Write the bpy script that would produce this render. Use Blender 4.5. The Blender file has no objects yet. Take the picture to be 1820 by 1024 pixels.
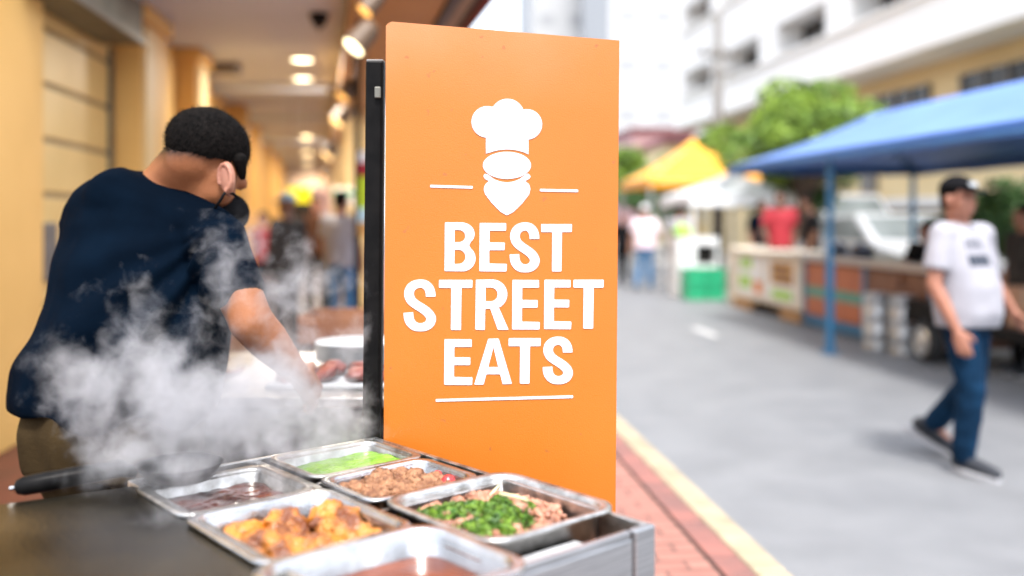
import bpy, bmesh, math, random
from mathutils import Vector, Matrix, noise
V = Vector
random.seed(7)
sc = bpy.context.scene
col = sc.collection
R = math.radians
F, CX, HY, H = 1700.0, 910.0, 388.0, 1.48        # focal length in photo pixels, optical axis x, horizon y, eye height
TH = math.atan(191 / 1700); SN, CS = math.sin(TH), math.cos(TH)

def P(px, py, Y): return V(((px - CX) / F * Y, Y, H - (py - HY) / F * Y))
def G(px, py, z=0.0):
    return P(px, py, F * (H - z) / (py - HY))
def S(u, v, z=0.0): return V((u * CS - v * SN, u * SN + v * CS, z))
def uv(p): return (p.x * CS + p.y * SN, -p.x * SN + p.y * CS)
def onU(px, u):                                     # street-plane u hit by the pixel column px -> v
    Y = u / ((px - CX) / F * CS + SN)
    return uv(V(((px - CX) / F * Y, Y, 0)))[1]

# ------------------------------------------------------------------ materials
def mat(name, c, rough=.6, metal=0., c2=None, scale=8., detail=4., bump=0., bscale=None, coat=0., spec=.5,
        contrast=(.35, .65), sheen=0., trans=0., stretch=None, island=0.):
    m = bpy.data.materials.new(name); m.use_nodes = True
    nt = m.node_tree; b = nt.nodes['Principled BSDF']
    b.inputs['Roughness'].default_value = rough; b.inputs['Metallic'].default_value = metal
    b.inputs['Specular IOR Level'].default_value = spec
    b.inputs['Coat Weight'].default_value = coat; b.inputs['Coat Roughness'].default_value = .15
    b.inputs['Sheen Weight'].default_value = sheen
    if c2 is None: c2 = tuple(x * .8 for x in c)
    tc = nt.nodes.new('ShaderNodeTexCoord'); mp = nt.nodes.new('ShaderNodeMapping')
    if stretch: mp.inputs['Scale'].default_value = stretch
    nt.links.new(tc.outputs['Object'], mp.inputs['Vector'])
    n = nt.nodes.new('ShaderNodeTexNoise'); n.inputs['Scale'].default_value = scale; n.inputs['Detail'].default_value = detail
    nt.links.new(mp.outputs[0], n.inputs['Vector'])
    r = nt.nodes.new('ShaderNodeValToRGB')
    r.color_ramp.elements[0].position, r.color_ramp.elements[1].position = contrast
    r.color_ramp.elements[0].color = (*c2, 1); r.color_ramp.elements[1].color = (*c, 1)
    nt.links.new(n.outputs['Fac'], r.inputs['Fac'])
    last = r.outputs['Color']
    if island:
        g = nt.nodes.new('ShaderNodeNewGeometry'); hs = nt.nodes.new('ShaderNodeHueSaturation')
        mr = nt.nodes.new('ShaderNodeMapRange'); mr.inputs['To Min'].default_value = 1 - island; mr.inputs['To Max'].default_value = 1 + island
        nt.links.new(g.outputs['Random Per Island'], mr.inputs['Value']); nt.links.new(mr.outputs[0], hs.inputs['Value'])
        nt.links.new(last, hs.inputs['Color']); last = hs.outputs['Color']
    nt.links.new(last, b.inputs['Base Color'])
    if trans:
        b.inputs['Subsurface Weight'].default_value = trans; b.inputs['Subsurface Radius'].default_value = (.01, .004, .002)
        b.inputs['Subsurface Scale'].default_value = 1.0
    if bump:
        n2 = nt.nodes.new('ShaderNodeTexNoise'); n2.inputs['Scale'].default_value = bscale or scale * 3; n2.inputs['Detail'].default_value = 5
        nt.links.new(mp.outputs[0], n2.inputs['Vector'])
        bp = nt.nodes.new('ShaderNodeBump'); bp.inputs['Strength'].default_value = bump; bp.inputs['Distance'].default_value = .01
        nt.links.new(n2.outputs['Fac'], bp.inputs['Height']); nt.links.new(bp.outputs[0], b.inputs['Normal'])
    return m

def emat(name, c, s):
    m = bpy.data.materials.new(name); m.use_nodes = True
    b = m.node_tree.nodes['Principled BSDF']; b.inputs['Base Color'].default_value = (*c, 1)
    b.inputs['Emission Color'].default_value = (*c, 1); b.inputs['Emission Strength'].default_value = s
    return m

def grid_mat(name, c, c2, joint, bw, bh, mortar, rough=.7, rot=0., offset=.5, axis='xy'):
    m = mat(name, c, rough); nt = m.node_tree; b = nt.nodes['Principled BSDF']
    tc = nt.nodes.new('ShaderNodeTexCoord'); mp = nt.nodes.new('ShaderNodeMapping')
    mp.inputs['Rotation'].default_value = (0, 0, rot)
    if axis == 'yz': mp.inputs['Rotation'].default_value = (0, R(90), R(90))
    br = nt.nodes.new('ShaderNodeTexBrick'); br.offset = offset
    br.inputs['Color1'].default_value = (*c, 1); br.inputs['Color2'].default_value = (*c2, 1); br.inputs['Mortar'].default_value = (*joint, 1)
    br.inputs['Scale'].default_value = 1; br.inputs['Brick Width'].default_value = bw; br.inputs['Row Height'].default_value = bh
    br.inputs['Mortar Size'].default_value = mortar; br.inputs['Mortar Smooth'].default_value = .3
    n = nt.nodes.new('ShaderNodeTexNoise'); n.inputs['Scale'].default_value = 6; n.inputs['Detail'].default_value = 6
    mx = nt.nodes.new('ShaderNodeMix'); mx.data_type = 'RGBA'; mx.blend_type = 'MULTIPLY'; mx.inputs['Factor'].default_value = .55
    rp = nt.nodes.new('ShaderNodeValToRGB'); rp.color_ramp.elements[0].position = .3; rp.color_ramp.elements[1].position = .7
    rp.color_ramp.elements[0].color = (.55, .55, .55, 1)
    L = nt.links.new
    L(tc.outputs['Object'], mp.inputs['Vector']); L(mp.outputs[0], br.inputs['Vector']); L(mp.outputs[0], n.inputs['Vector'])
    L(n.outputs['Fac'], rp.inputs['Fac']); L(br.outputs['Color'], mx.inputs['A']); L(rp.outputs['Color'], mx.inputs['B'])
    L(mx.outputs['Result'], b.inputs['Base Color'])
    bp = nt.nodes.new('ShaderNodeBump'); bp.inputs['Strength'].default_value = .4; bp.inputs['Distance'].default_value = .005; bp.invert = True
    L(br.outputs['Fac'], bp.inputs['Height']); L(bp.outputs[0], b.inputs['Normal'])
    return m

M = {}
M['asphalt'] = mat('asphalt', (.168,.171,.178), .55, c2=(.138,.141,.148), scale=2.3, detail=12, bump=.5, bscale=70)
M['mark'] = mat('worn_road_paint', (.50, .50, .49), .6, c2=(.16, .165, .175), scale=14, detail=8, contrast=(.36, .52))
M['pave'] = grid_mat('pink_paver', (.37, .165, .125), (.30, .125, .095), (.15, .07, .055), .2, .1, .009, .7, rot=-TH)
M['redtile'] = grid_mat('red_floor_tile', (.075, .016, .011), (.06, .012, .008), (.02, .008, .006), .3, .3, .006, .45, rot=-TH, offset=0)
M['kerbstone'] = mat('cream_kerbstone', (.36,.30,.20), .7, c2=(.25,.205,.135), scale=5, detail=7, bump=.3, bscale=60)
M['redkerb'] = mat('red_border_brick', (.26,.10,.08), .7, c2=(.16,.075,.065), scale=6, detail=6, bump=.3, bscale=50)
M['joint'] = mat('dark_joint', (.05, .035, .03), .9)
M['yellow'] = mat('yellow_plaster', (.78,.48,.15), .65, c2=(.71,.43,.125), scale=1.5, bump=.12, bscale=40)
M['paleyellow'] = mat('pale_yellow_plaster', (.74, .55, .25), .6, c2=(.68, .49, .21), scale=2)
M['shutter'] = mat('yellow_shutter', (.80,.57,.22), .5, c2=(.74,.52,.19), scale=2)
M['groove'] = mat('shutter_groove', (.40, .29, .14), .7)
M['housing'] = mat('greygreen_metal', (.16, .155, .115), .5, .3, c2=(.11, .105, .08), scale=5)
M['housing2'] = mat('pale_metal', (.17,.165,.14), .45, .4)
M['ceil'] = mat('ceiling_paint', (.62,.70,.84), .7, c2=(.56,.63,.76), scale=.8)
M['ceilband'] = mat('ceiling_band', (.17, .155, .14), .7)
M['beam'] = mat('brown_beam', (.48,.26,.085), .6, c2=(.39,.20,.06), scale=1.4)
M['black'] = mat('black_metal', (.006,.0058,.006), .38, .2, c2=(.009,.0085,.0085), scale=30, spec=.05)
M['beamdark'] = mat('bronze_housing', (.10, .055, .025), .5)
M['tan'] = mat('tan_strip', (.33, .25, .18), .7)
M['maroon'] = mat('maroon_canvas', (.18, .045, .05), .8)
M['steel'] = mat('stainless', (.60,.60,.605), .24, 1., c2=(.40,.40,.405), scale=18, detail=8, bump=.06, bscale=140)
M['steelworn'] = mat('worn_stainless', (.58,.57,.55), .33, 1., c2=(.19,.175,.155), scale=26, detail=9, bump=.12, bscale=160, contrast=(.28, .6))
M['steelbrush'] = mat('brushed_steel_panel', (.52,.52,.53), .36, 1., c2=(.36,.36,.37), scale=10, detail=6, stretch=(1, 1, 30), bump=.05, bscale=40)
M['griddle'] = mat('seasoned_griddle_steel', (.085, .07, .046), .27, .85, c2=(.012, .010, .008), scale=3.2, detail=11, bump=.10, bscale=110, contrast=(.40, .60), spec=.2)
M['griddle2'] = mat('blackened_griddle_steel', (.012, .009, .007), .5, 0, c2=(.005, .004, .0035), scale=9, detail=8, bump=.15, bscale=90, spec=.12)
M['white'] = mat('white_letter_vinyl', (.60,.60,.66), .45, c2=(.57,.57,.63), scale=6)
M['skin'] = mat('tan_skin', (.31,.14,.08), .5, c2=(.25,.10,.055), scale=14, trans=.15, bump=.05, bscale=200)
M['vskin'] = mat('vendor_tan_skin', (.265, .103, .045), .45, c2=(.21, .076, .032), scale=11, detail=6, trans=.12, bump=.12, bscale=160, spec=.22)  # the vendor's own skin colour, a deeper orange tan
def stubble(m):                                     # clipped hair thinning out over the nape
    nt = m.node_tree; b = nt.nodes['Principled BSDF']; L = nt.links.new; src = b.inputs['Base Color'].links[0].from_socket
    tc = nt.nodes.new('ShaderNodeTexCoord'); sx = nt.nodes.new('ShaderNodeSeparateXYZ'); L(tc.outputs['Object'], sx.inputs[0])
    r = nt.nodes.new('ShaderNodeMapRange'); r.inputs['From Min'].default_value = 1.478; r.inputs['From Max'].default_value = 1.532; L(sx.outputs['Z'], r.inputs['Value'])
    n = nt.nodes.new('ShaderNodeTexNoise'); n.inputs['Scale'].default_value = 120; n.inputs['Detail'].default_value = 3; L(tc.outputs['Object'], n.inputs['Vector'])
    a = nt.nodes.new('ShaderNodeMath'); a.operation = 'MULTIPLY_ADD'; L(n.outputs['Fac'], a.inputs[0]); a.inputs[1].default_value = .8; a.inputs[2].default_value = -.4
    q = nt.nodes.new('ShaderNodeMath'); q.operation = 'ADD'; q.use_clamp = True; L(r.outputs[0], q.inputs[0]); L(a.outputs[0], q.inputs[1])
    z = nt.nodes.new('ShaderNodeMath'); z.operation = 'MULTIPLY'; L(q.outputs[0], z.inputs[0]); L(r.outputs[0], z.inputs[1])
    x = nt.nodes.new('ShaderNodeMix'); x.data_type = 'RGBA'; L(z.outputs[0], x.inputs['Factor']); L(src, x.inputs['A']); x.inputs['B'].default_value = (.010, .007, .005, 1); L(x.outputs['Result'], b.inputs['Base Color'])
stubble(M['vskin'])
M['skin2'] = mat('fair_skin', (.35,.155,.098), .5, c2=(.29,.12,.075), scale=14, trans=.15)
M['skin3'] = mat('brown_skin', (.16,.075,.045), .5, c2=(.13,.06,.036), scale=14, trans=.1)
M['hair'] = mat('black_hair', (.004,.0036,.0034), .6, c2=(.008,.0065,.006), scale=90, detail=3, bump=.25, bscale=260, spec=.02)
M['navy'] = mat('navy_cotton', (.0013,.0046,.0105), .85, c2=(.0008,.0026,.006), scale=5, bump=.2, bscale=420, spec=.015)
M['khaki'] = mat('khaki_cotton', (.04,.026,.011), .85, c2=(.022,.014,.006), scale=7, bump=.2, bscale=120, spec=.06)
M['blackcloth'] = mat('black_cloth', (.005,.005,.006), .8, c2=(.009,.009,.010), scale=9, spec=.06)
M['tee'] = mat('white_cotton', (.31,.305,.335), .85, c2=(.27,.265,.295), scale=4, bump=.15, bscale=200)
M['denim'] = mat('blue_denim', (.006,.027,.062), .85, c2=(.0035,.015,.035), scale=9, bump=.2, bscale=160, spec=.06)
M['lightdenim'] = mat('light_denim', (.05, .17, .33), .85, c2=(.035, .11, .24), scale=6)
M['brownpants'] = mat('brown_trousers', (.07,.032,.018), .85, spec=.06)
M['red'] = mat('red_cotton', (.36,.02,.035), .8, c2=(.28,.015,.025), scale=5)
M['pinkshirt'] = mat('white_pink_cotton', (.80, .60, .68), .85, c2=(.82, .78, .82), scale=2.5)
M['darkjacket'] = mat('dark_jacket', (.05, .045, .04), .8, c2=(.03, .027, .025), scale=6, spec=.06)
M['capblue'] = mat('light_blue_cap', (.25, .42, .58), .8)
M['whiteplastic'] = mat('white_plastic', (.78, .79, .80), .45)
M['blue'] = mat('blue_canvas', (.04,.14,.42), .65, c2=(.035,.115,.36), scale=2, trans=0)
M['bluetop'] = mat('sunlit_blue_canvas', (.10,.20,.50), .6, c2=(.08,.165,.43), scale=1.2)  # sunlit sheen of the roof painted in as a paler blue
M['bluepole'] = mat('blue_painted_metal', (.025,.15,.30), .45, .1)
M['yellowcanvas'] = mat('yellow_canvas', (.78,.34,.02), .65, c2=(.80,.38,.03), scale=2)
M['whitecanvas'] = mat('white_canvas', (.80, .82, .84), .65)
M['leaf'] = mat('tree_leaf', (.26,.39,.045), .6, c2=(.08,.16,.02), scale=1.6, contrast=(.4, .6), island=.35)
M['leafdark'] = mat('hedge_leaf', (.06, .14, .025), .6, c2=(.03, .08, .015), scale=2.5, island=.35)
M['bark'] = mat('bark', (.10, .07, .05), .9, c2=(.06, .04, .03), scale=12, bump=.5)
M['bwhite'] = mat('white_render', (.74,.735,.715), .75, c2=(.70,.695,.675), scale=.6)
M['bbeige'] = mat('beige_render', (.66, .53, .30), .75, c2=(.62, .49, .27), scale=.7)
M['glass'] = mat('dark_window_glass', (.014, .013, .013), .2, 0, c2=(.03, .027, .025), scale=.7, spec=.2)
M['frame'] = mat('grey_frame', (.16, .15, .14), .5)
M['tower'] = mat('pale_tower_concrete', (.40,.402,.405), .8, c2=(.385,.387,.39), scale=.2)
M['towerglass'] = mat('pale_tower_glass', (.33,.335,.345), .3)
M['pinkwall'] = mat('pink_render', (.50, .30, .30), .8)
M['grey'] = mat('grey_paint', (.38, .40, .42), .5)
M['green'] = mat('green_plastic', (.02, .36, .17), .45, c2=(.02, .30, .14), scale=4)
M['cream'] = mat('cream_board', (.66, .60, .50), .6, c2=(.60, .54, .44), scale=3)
M['wood'] = mat('pallet_wood', (.42, .24, .10), .75, c2=(.30, .16, .07), scale=9, stretch=(1, 8, 8))
M['orangepaint'] = mat('orange_red_panel', (.42, .12, .035), .5, c2=(.33, .085, .03), scale=5)
M['rust'] = mat('rust_panel', (.20, .085, .04), .6, c2=(.13, .05, .025), scale=6)
M['lime'] = mat('lime_print', (.35, .62, .08), .6)
M['orangeprint'] = mat('orange_print', (.75, .24, .07), .6)
M['ochre'] = mat('ochre_print', (.58, .33, .10), .6, c2=(.46, .25, .07), scale=10)
M['carglass'] = mat('pale_car_glass', (.16, .18, .18), .15, c2=(.10, .115, .115), scale=2)
M['carwhite'] = mat('white_car_paint', (.45,.46,.47), .25, coat=.6)
M['tyre'] = mat('black_rubber', (.015, .015, .016), .8)
M['alloy'] = mat('alloy_rim', (.55, .54, .52), .3, .9)
M['card'] = mat('cardboard', (.36, .20, .12), .8, c2=(.30, .165, .10), scale=5)
M['galv'] = mat('galvanised_metal', (.50, .51, .52), .4, .7, c2=(.40, .41, .42), scale=8)
M['galv2'] = mat('dull_galvanised_sheet', (.60, .61, .63), .5, .15, c2=(.42, .42, .43), scale=12, detail=8)
M['tealband'] = mat('teal_green_paint', (.08, .28, .22), .55)
M['shoe'] = mat('dark_shoe', (.012,.015,.022), .6); M['sole'] = mat('grey_sole', (.45, .45, .47), .6)
M['eye'] = mat('dark_eye', (.02, .015, .012), .2); M['lip'] = mat('lip', (.38, .15, .12), .5)
M['chicken'] = mat('fried_chicken', (.47,.165,.014), .38, c2=(.13,.032,.006), scale=22, detail=8, bump=.7, bscale=110, contrast=(.38, .56), coat=.2)
M['mince'] = mat('minced_meat', (.36,.175,.085), .5, c2=(.15,.055,.022), scale=60, detail=8, bump=.9, bscale=170, contrast=(.35, .6))
M['strips'] = mat('stewed_meat_strips', (.46,.215,.13), .38, c2=(.20,.075,.04), scale=45, detail=7, bump=.6, bscale=140, contrast=(.35, .6), coat=.3)
M['greensauce'] = mat('green_sauce', (.22,.40,.045), .32, c2=(.12,.27,.02), scale=22, detail=8, bump=.8, bscale=70)
M['redstew'] = mat('red_stew', (.10,.02,.012), .12, c2=(.035,.010,.006), scale=14, detail=6, bump=.3, bscale=40, coat=.5)
M['brownsauce'] = mat('brown_sauce', (.20,.045,.009), .25, c2=(.10,.020,.005), scale=9, detail=5, bump=.08, bscale=25, coat=.1, spec=.3)
M['tomato'] = mat('red_tomato', (.55, .02, .02), .2, c2=(.45, .015, .015), scale=8, coat=.4)
M['herb'] = mat('chopped_herb', (.15,.25,.024), .5, c2=(.035,.10,.009), scale=55, island=.6, contrast=(.4, .6))
M['stick'] = mat('pale_ginger', (.66, .58, .33), .5)
M['rawred'] = mat('red_meat', (.20,.05,.038), .4, c2=(.13,.028,.02), scale=14, bump=.5, bscale=50)
M['grime'] = mat('brown_residue', (.20, .10, .045), .5, c2=(.10, .05, .025), scale=24, bump=.6)

def sign_mat():
    m = mat('orange_sign_paint', (.455, .128, .010), .34, spec=.5, c2=(.435, .120, .008), scale=3.0, bump=.10, bscale=330)
    nt = m.node_tree; b = nt.nodes['Principled BSDF']; L = nt.links.new
    src = b.inputs['Base Color'].links[0].from_socket
    tc = nt.nodes.new('ShaderNodeTexCoord')
    def mask(scale, lo, hi, detail=6):
        n = nt.nodes.new('ShaderNodeTexNoise'); n.inputs['Scale'].default_value = scale; n.inputs['Detail'].default_value = detail
        L(tc.outputs['Object'], n.inputs['Vector'])
        r = nt.nodes.new('ShaderNodeMapRange'); r.inputs['From Min'].default_value = lo; r.inputs['From Max'].default_value = hi
        L(n.outputs['Fac'], r.inputs['Value']); return r.outputs[0]
    def mul(a, k):
        q = nt.nodes.new('ShaderNodeMath'); q.operation = 'MULTIPLY'; L(a, q.inputs[0])
        if isinstance(k, float): q.inputs[1].default_value = k
        else: L(k, q.inputs[1])
        return q.outputs[0]
    def mix(f, a, c):
        x = nt.nodes.new('ShaderNodeMix'); x.data_type = 'RGBA'; L(f, x.inputs['Factor']); L(a, x.inputs['A']); x.inputs['B'].default_value = (*c, 1)
        return x.outputs['Result']
    sx = nt.nodes.new('ShaderNodeSeparateXYZ'); L(tc.outputs['Object'], sx.inputs[0])
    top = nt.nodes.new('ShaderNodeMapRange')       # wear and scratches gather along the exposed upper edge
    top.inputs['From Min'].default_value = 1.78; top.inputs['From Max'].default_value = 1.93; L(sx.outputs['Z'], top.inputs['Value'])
    glare_fade = nt.nodes.new('ShaderNodeMapRange'); glare_fade.inputs['From Min'].default_value = 1.60; glare_fade.inputs['From Max'].default_value = 1.97; L(sx.outputs['Z'], glare_fade.inputs['Value'])
    src = mix(mul(mul(mask(2.6, .28, .62, 8), glare_fade.outputs[0]), .85), src, (.49, .24, .125))     # pale sky glare painted in towards the top, broken into chalky wear
    o = mix(mul(mul(mask(7, .5, .72), top.outputs[0]), .5), src, (.52, .29, .17))
    o = mix(mul(mul(mask(70, .56, .63, 4), mask(11, .48, .56)), mul(top.outputs[0], .9)), o, (.22, .09, .04))
    o = mix(mul(mask(34, .70, .73, 2), .6), o, (.24, .09, .025))
    L(o, b.inputs['Base Color'])
    return m
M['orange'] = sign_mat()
M['signedge'] = mat('worn_sign_edge', (.45, .22, .10), .6, c2=(.12, .06, .035), scale=60, contrast=(.42, .55))

# ------------------------------------------------------------------ mesh builder
def wm(o):
    m = Matrix.LocRotScale(o.location, o.rotation_euler, o.scale)
    return wm(o.parent) @ m if o.parent else m

class MB:
    def __init__(s): s.v, s.f, s.mi = [], [], []
    def add(s, vs, fs, mi=0):
        b = len(s.v); s.v += [V(p) for p in vs]; s.f += [tuple(b + i for i in f) for f in fs]; s.mi += [mi] * len(fs); return s
    def box(s, c, d, rot=None, mi=0):
        c = V(c); x, y, z = d[0] / 2, d[1] / 2, d[2] / 2
        vs = [V((a, b, e)) for a in (-x, x) for b in (-y, y) for e in (-z, z)]
        if rot is not None:
            m = Matrix.Rotation(rot, 3, 'Z') if isinstance(rot, (int, float)) else rot
            vs = [m @ p for p in vs]
        return s.add([p + c for p in vs], [(0, 1, 3, 2), (4, 6, 7, 5), (0, 4, 5, 1), (2, 3, 7, 6), (0, 2, 6, 4), (1, 5, 7, 3)], mi)
    def ubox(s, u0, u1, v0, v1, z0, z1, mi=0):           # box laid along the street
        return s.box(S((u0 + u1) / 2, (v0 + v1) / 2, (z0 + z1) / 2), (abs(u1 - u0), abs(v1 - v0), abs(z1 - z0)), TH, mi)
    def prism(s, pts, z0, z1, mi=0):                     # plan outline (counter-clockwise) raised from z0 to z1
        n = len(pts)
        vs = [V((p[0], p[1], z0)) for p in pts] + [V((p[0], p[1], z1)) for p in pts]
        return s.add(vs, [tuple(range(n - 1, -1, -1)), tuple(range(n, 2 * n))] + [(i, (i + 1) % n, n + (i + 1) % n, n + i) for i in range(n)], mi)
    def hull(s, a, b, mi=0):                             # two matching outlines joined
        n = len(a)
        return s.add(list(a) + list(b), [tuple(range(n - 1, -1, -1)), tuple(range(n, 2 * n))] + [(i, (i + 1) % n, n + (i + 1) % n, n + i) for i in range(n)], mi)
    def rings(s, rs, cap0=True, cap1=True, mi=0):
        n = len(rs[0]); vs = [p for r in rs for p in r]; fs = []
        for k in range(len(rs) - 1):
            for i in range(n): fs.append((k * n + i, k * n + (i + 1) % n, (k + 1) * n + (i + 1) % n, (k + 1) * n + i))
        if cap0: fs.append(tuple(range(n - 1, -1, -1)))
        if cap1: fs.append(tuple((len(rs) - 1) * n + i for i in range(n)))
        return s.add(vs, fs, mi)
    def tube(s, pts, r, n=12, mi=0):
        pts = [V(p) for p in pts]; rr = r if isinstance(r, (list, tuple)) else [r] * len(pts); rs = []
        for k, p in enumerate(pts):
            d = (pts[min(k + 1, len(pts) - 1)] - pts[max(k - 1, 0)]).normalized()
            a = d.cross(V((0, 0, 1)) if abs(d.z) < .9 else V((1, 0, 0))).normalized(); b = d.cross(a)
            rs.append([p + (a * math.cos(t) + b * math.sin(t)) * rr[k] for t in [2 * math.pi * i / n for i in range(n)]])
        return s.rings(rs, mi=mi)
    def lathe(s, c, prof, n=24, mi=0, cap=True):
        c = V(c)
        return s.rings([[c + V((r * math.cos(2 * math.pi * i / n), r * math.sin(2 * math.pi * i / n), z)) for i in range(n)] for r, z in prof], cap, cap, mi)
    def capsule(s, p0, r0, p1, r1, n=16, mi=0):
        p0, p1 = V(p0), V(p1); d = p1 - p0
        if d.length < 1e-6: d = V((0, 0, 1e-4))
        d.normalize(); a = d.cross(V((0, 0, 1)) if abs(d.z) < .9 else V((1, 0, 0))).normalized(); b = d.cross(a); rs = []
        for k in range(1, 6):
            t = -math.pi / 2 + k * math.pi / 10
            rs.append((p0 + d * math.sin(t) * r0, math.cos(t) * r0))
        for k in range(0, 5):
            t = k * math.pi / 10
            rs.append((p1 + d * math.sin(t) * r1, math.cos(t) * r1))
        return s.rings([[c + (a * math.cos(2 * math.pi * i / n) + b * math.sin(2 * math.pi * i / n)) * r for i in range(n)] for c, r in rs], mi=mi)
    def ell(s, c, r, m=None, n=20, mi=0, rg=14):
        c = V(c); rs = []
        for k in range(1, rg):
            t = -math.pi / 2 + k * math.pi / rg
            ring = [V((r[0] * math.cos(t) * math.cos(2 * math.pi * i / n), r[1] * math.cos(t) * math.sin(2 * math.pi * i / n), r[2] * math.sin(t))) for i in range(n)]
            rs.append([c + (m @ p if m else p) for p in ring])
        return s.rings(rs, mi=mi)
    def eloft(s, secs, n=28, mi=0):                      # sections (centre, half-axis vector a, half-axis vector b)
        return s.rings([[V(c) + a * math.cos(2 * math.pi * i / n) + b * math.sin(2 * math.pi * i / n) for i in range(n)] for c, a, b in secs], mi=mi)
    def leaves(s, fn, count, size, mi=0, rng=random):
        for _ in range(count):
            p = fn(); a = V((rng.gauss(0, 1), rng.gauss(0, 1), rng.gauss(0, 1))).normalized()
            b = a.cross(V((rng.gauss(0, 1), rng.gauss(0, 1), rng.gauss(0, 1)))).normalized(); k = size * rng.uniform(.6, 1.4)
            c = a.cross(b) * k * .18
            s.add([p - a * k * .5, p + b * k * .3 + c, p + a * k * .5, p - b * k * .3 + c], [(0, 1, 2, 3)], mi)
        return s
    def mesh(s, name='m'):
        me = bpy.data.meshes.new(name); me.from_pydata(s.v, [], s.f); me.update()
        bm = bmesh.new(); bm.from_mesh(me); bmesh.ops.recalc_face_normals(bm, faces=bm.faces); bm.to_mesh(me); bm.free()
        return me
    def build(s, name, mats, parent=None, smooth=False, bevel=0., world=True, recalc=True):
        me = bpy.data.meshes.new(name)
        inv = wm(parent).inverted() if (parent and world) else None
        me.from_pydata([inv @ p for p in s.v] if inv else s.v, [], s.f); me.update()
        if not isinstance(mats, (list, tuple)): mats = [mats]
        for m in mats: me.materials.append(m)
        me.polygons.foreach_set('material_index', s.mi)
        if recalc:
            bm = bmesh.new(); bm.from_mesh(me); bmesh.ops.recalc_face_normals(bm, faces=bm.faces); bm.to_mesh(me); bm.free()
        if smooth: me.polygons.foreach_set('use_smooth', [True] * len(me.polygons))
        return link(name, me, parent, bevel)

def link(name, me, parent=None, bevel=0.):
    o = bpy.data.objects.new(name, me); col.objects.link(o); o.parent = parent
    if bevel:
        b = o.modifiers.new('bevel', 'BEVEL'); b.width = bevel; b.segments = 2; b.limit_method = 'ANGLE'; b.angle_limit = R(40)
    return o
def tag(o, label=None, cat=None, group=None, kind=None):
    if label: o['label'] = label
    if cat: o['category'] = cat
    if group: o['group'] = group
    if kind: o['kind'] = kind
    return o
def thing(name, loc, label, cat, group=None, rz=0.):
    o = bpy.data.objects.new(name, None); o.empty_display_size = .1; col.objects.link(o); o.location = loc; o.rotation_euler = (0, 0, rz)
    return tag(o, label, cat, group)
def struct(name, mb, m, **k): return tag(mb.build(name, m, **k), kind='structure')

def remesh(mb, voxel, it=4, fac=.5):
    me = mb.mesh('tmp'); o = bpy.data.objects.new('tmp', me); col.objects.link(o)
    r = o.modifiers.new('r', 'REMESH'); r.mode = 'VOXEL'; r.voxel_size = voxel
    if it:
        s = o.modifiers.new('s', 'SMOOTH'); s.factor = fac; s.iterations = it
    dg = bpy.context.evaluated_depsgraph_get(); dg.update()
    out = bpy.data.meshes.new_from_object(o.evaluated_get(dg)); bpy.data.objects.remove(o); bpy.data.meshes.remove(me)
    out.polygons.foreach_set('use_smooth', [True] * len(out.polygons))
    return out
def blob(name, mb, m, parent, voxel, it=4, world=False, disp=None):
    me = remesh(mb, voxel, it)
    if disp:
        nn = [v.normal.copy() for v in me.vertices]
        for v, n in zip(me.vertices, nn): v.co += n * disp(v.co, n)
    if world: me.transform(wm(parent).inverted())
    me.materials.clear(); me.materials.append(m)
    for p in me.polygons: p.material_index = 0
    return link(name, me, parent)

# ------------------------------------------------------------------ camera, sky, sun
cd = bpy.data.cameras.new('camera'); cam = bpy.data.objects.new('camera', cd); col.objects.link(cam); sc.camera = cam
cam.location = (0, 0, H); cam.rotation_euler = (R(90), 0, 0)
cd.sensor_width = 36; cd.lens = 36 * F / 1820; cd.shift_y = -(512 - HY) / 1820; cd.clip_end = 2000; cd.clip_start = .05
cd.dof.use_dof = True; cd.dof.focus_distance = 2.07; cd.dof.aperture_fstop = 1.05
SUN_EL, SUN_AZ = 60, 174                            # azimuth clockwise from +Y (the view direction): behind, to the left
w = bpy.data.worlds.new('World'); sc.world = w; w.use_nodes = True
nt = w.node_tree; bg = nt.nodes['Background']
sky = nt.nodes.new('ShaderNodeTexSky'); sky.sky_type = 'NISHITA'; sky.sun_disc = False
sky.sun_elevation = R(SUN_EL); sky.sun_rotation = R(SUN_AZ); sky.dust_density = 4; sky.air_density = 1.0
mx = nt.nodes.new('ShaderNodeMix'); mx.data_type = 'RGBA'; mx.inputs['Factor'].default_value = .62
mx.inputs['B'].default_value = (6.9, 7.3, 7.95, 1)   # thin bright overcast over the blue
nt.links.new(sky.outputs[0], mx.inputs['A']); nt.links.new(mx.outputs['Result'], bg.inputs['Color'])
bg.inputs['Strength'].default_value = .132
ld = bpy.data.lights.new('sun', 'SUN'); lo = bpy.data.objects.new('sun', ld); col.objects.link(lo)
ld.energy = 2.0; ld.angle = R(9); ld.color = (1, .975, .94)
sd = V((math.sin(R(SUN_AZ)) * math.cos(R(SUN_EL)), math.cos(R(SUN_AZ)) * math.cos(R(SUN_EL)), math.sin(R(SUN_EL))))
lo.rotation_euler = sd.to_track_quat('Z', 'Y').to_euler(); lo.location = sd * 30
sc.view_settings.view_transform = 'Standard'; sc.view_settings.look = 'None'; sc.view_settings.gamma = 1
sc.view_settings.exposure = 1.7
sc.render.engine = 'CYCLES'
cy = sc.cycles; cy.max_bounces = 8; cy.volume_bounces = 3; cy.volume_step_rate = 2.5; cy.volume_max_steps = 256
cy.use_denoising = True; cy.sample_clamp_indirect = 8; cy.caustics_reflective = False; cy.caustics_refractive = False

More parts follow.
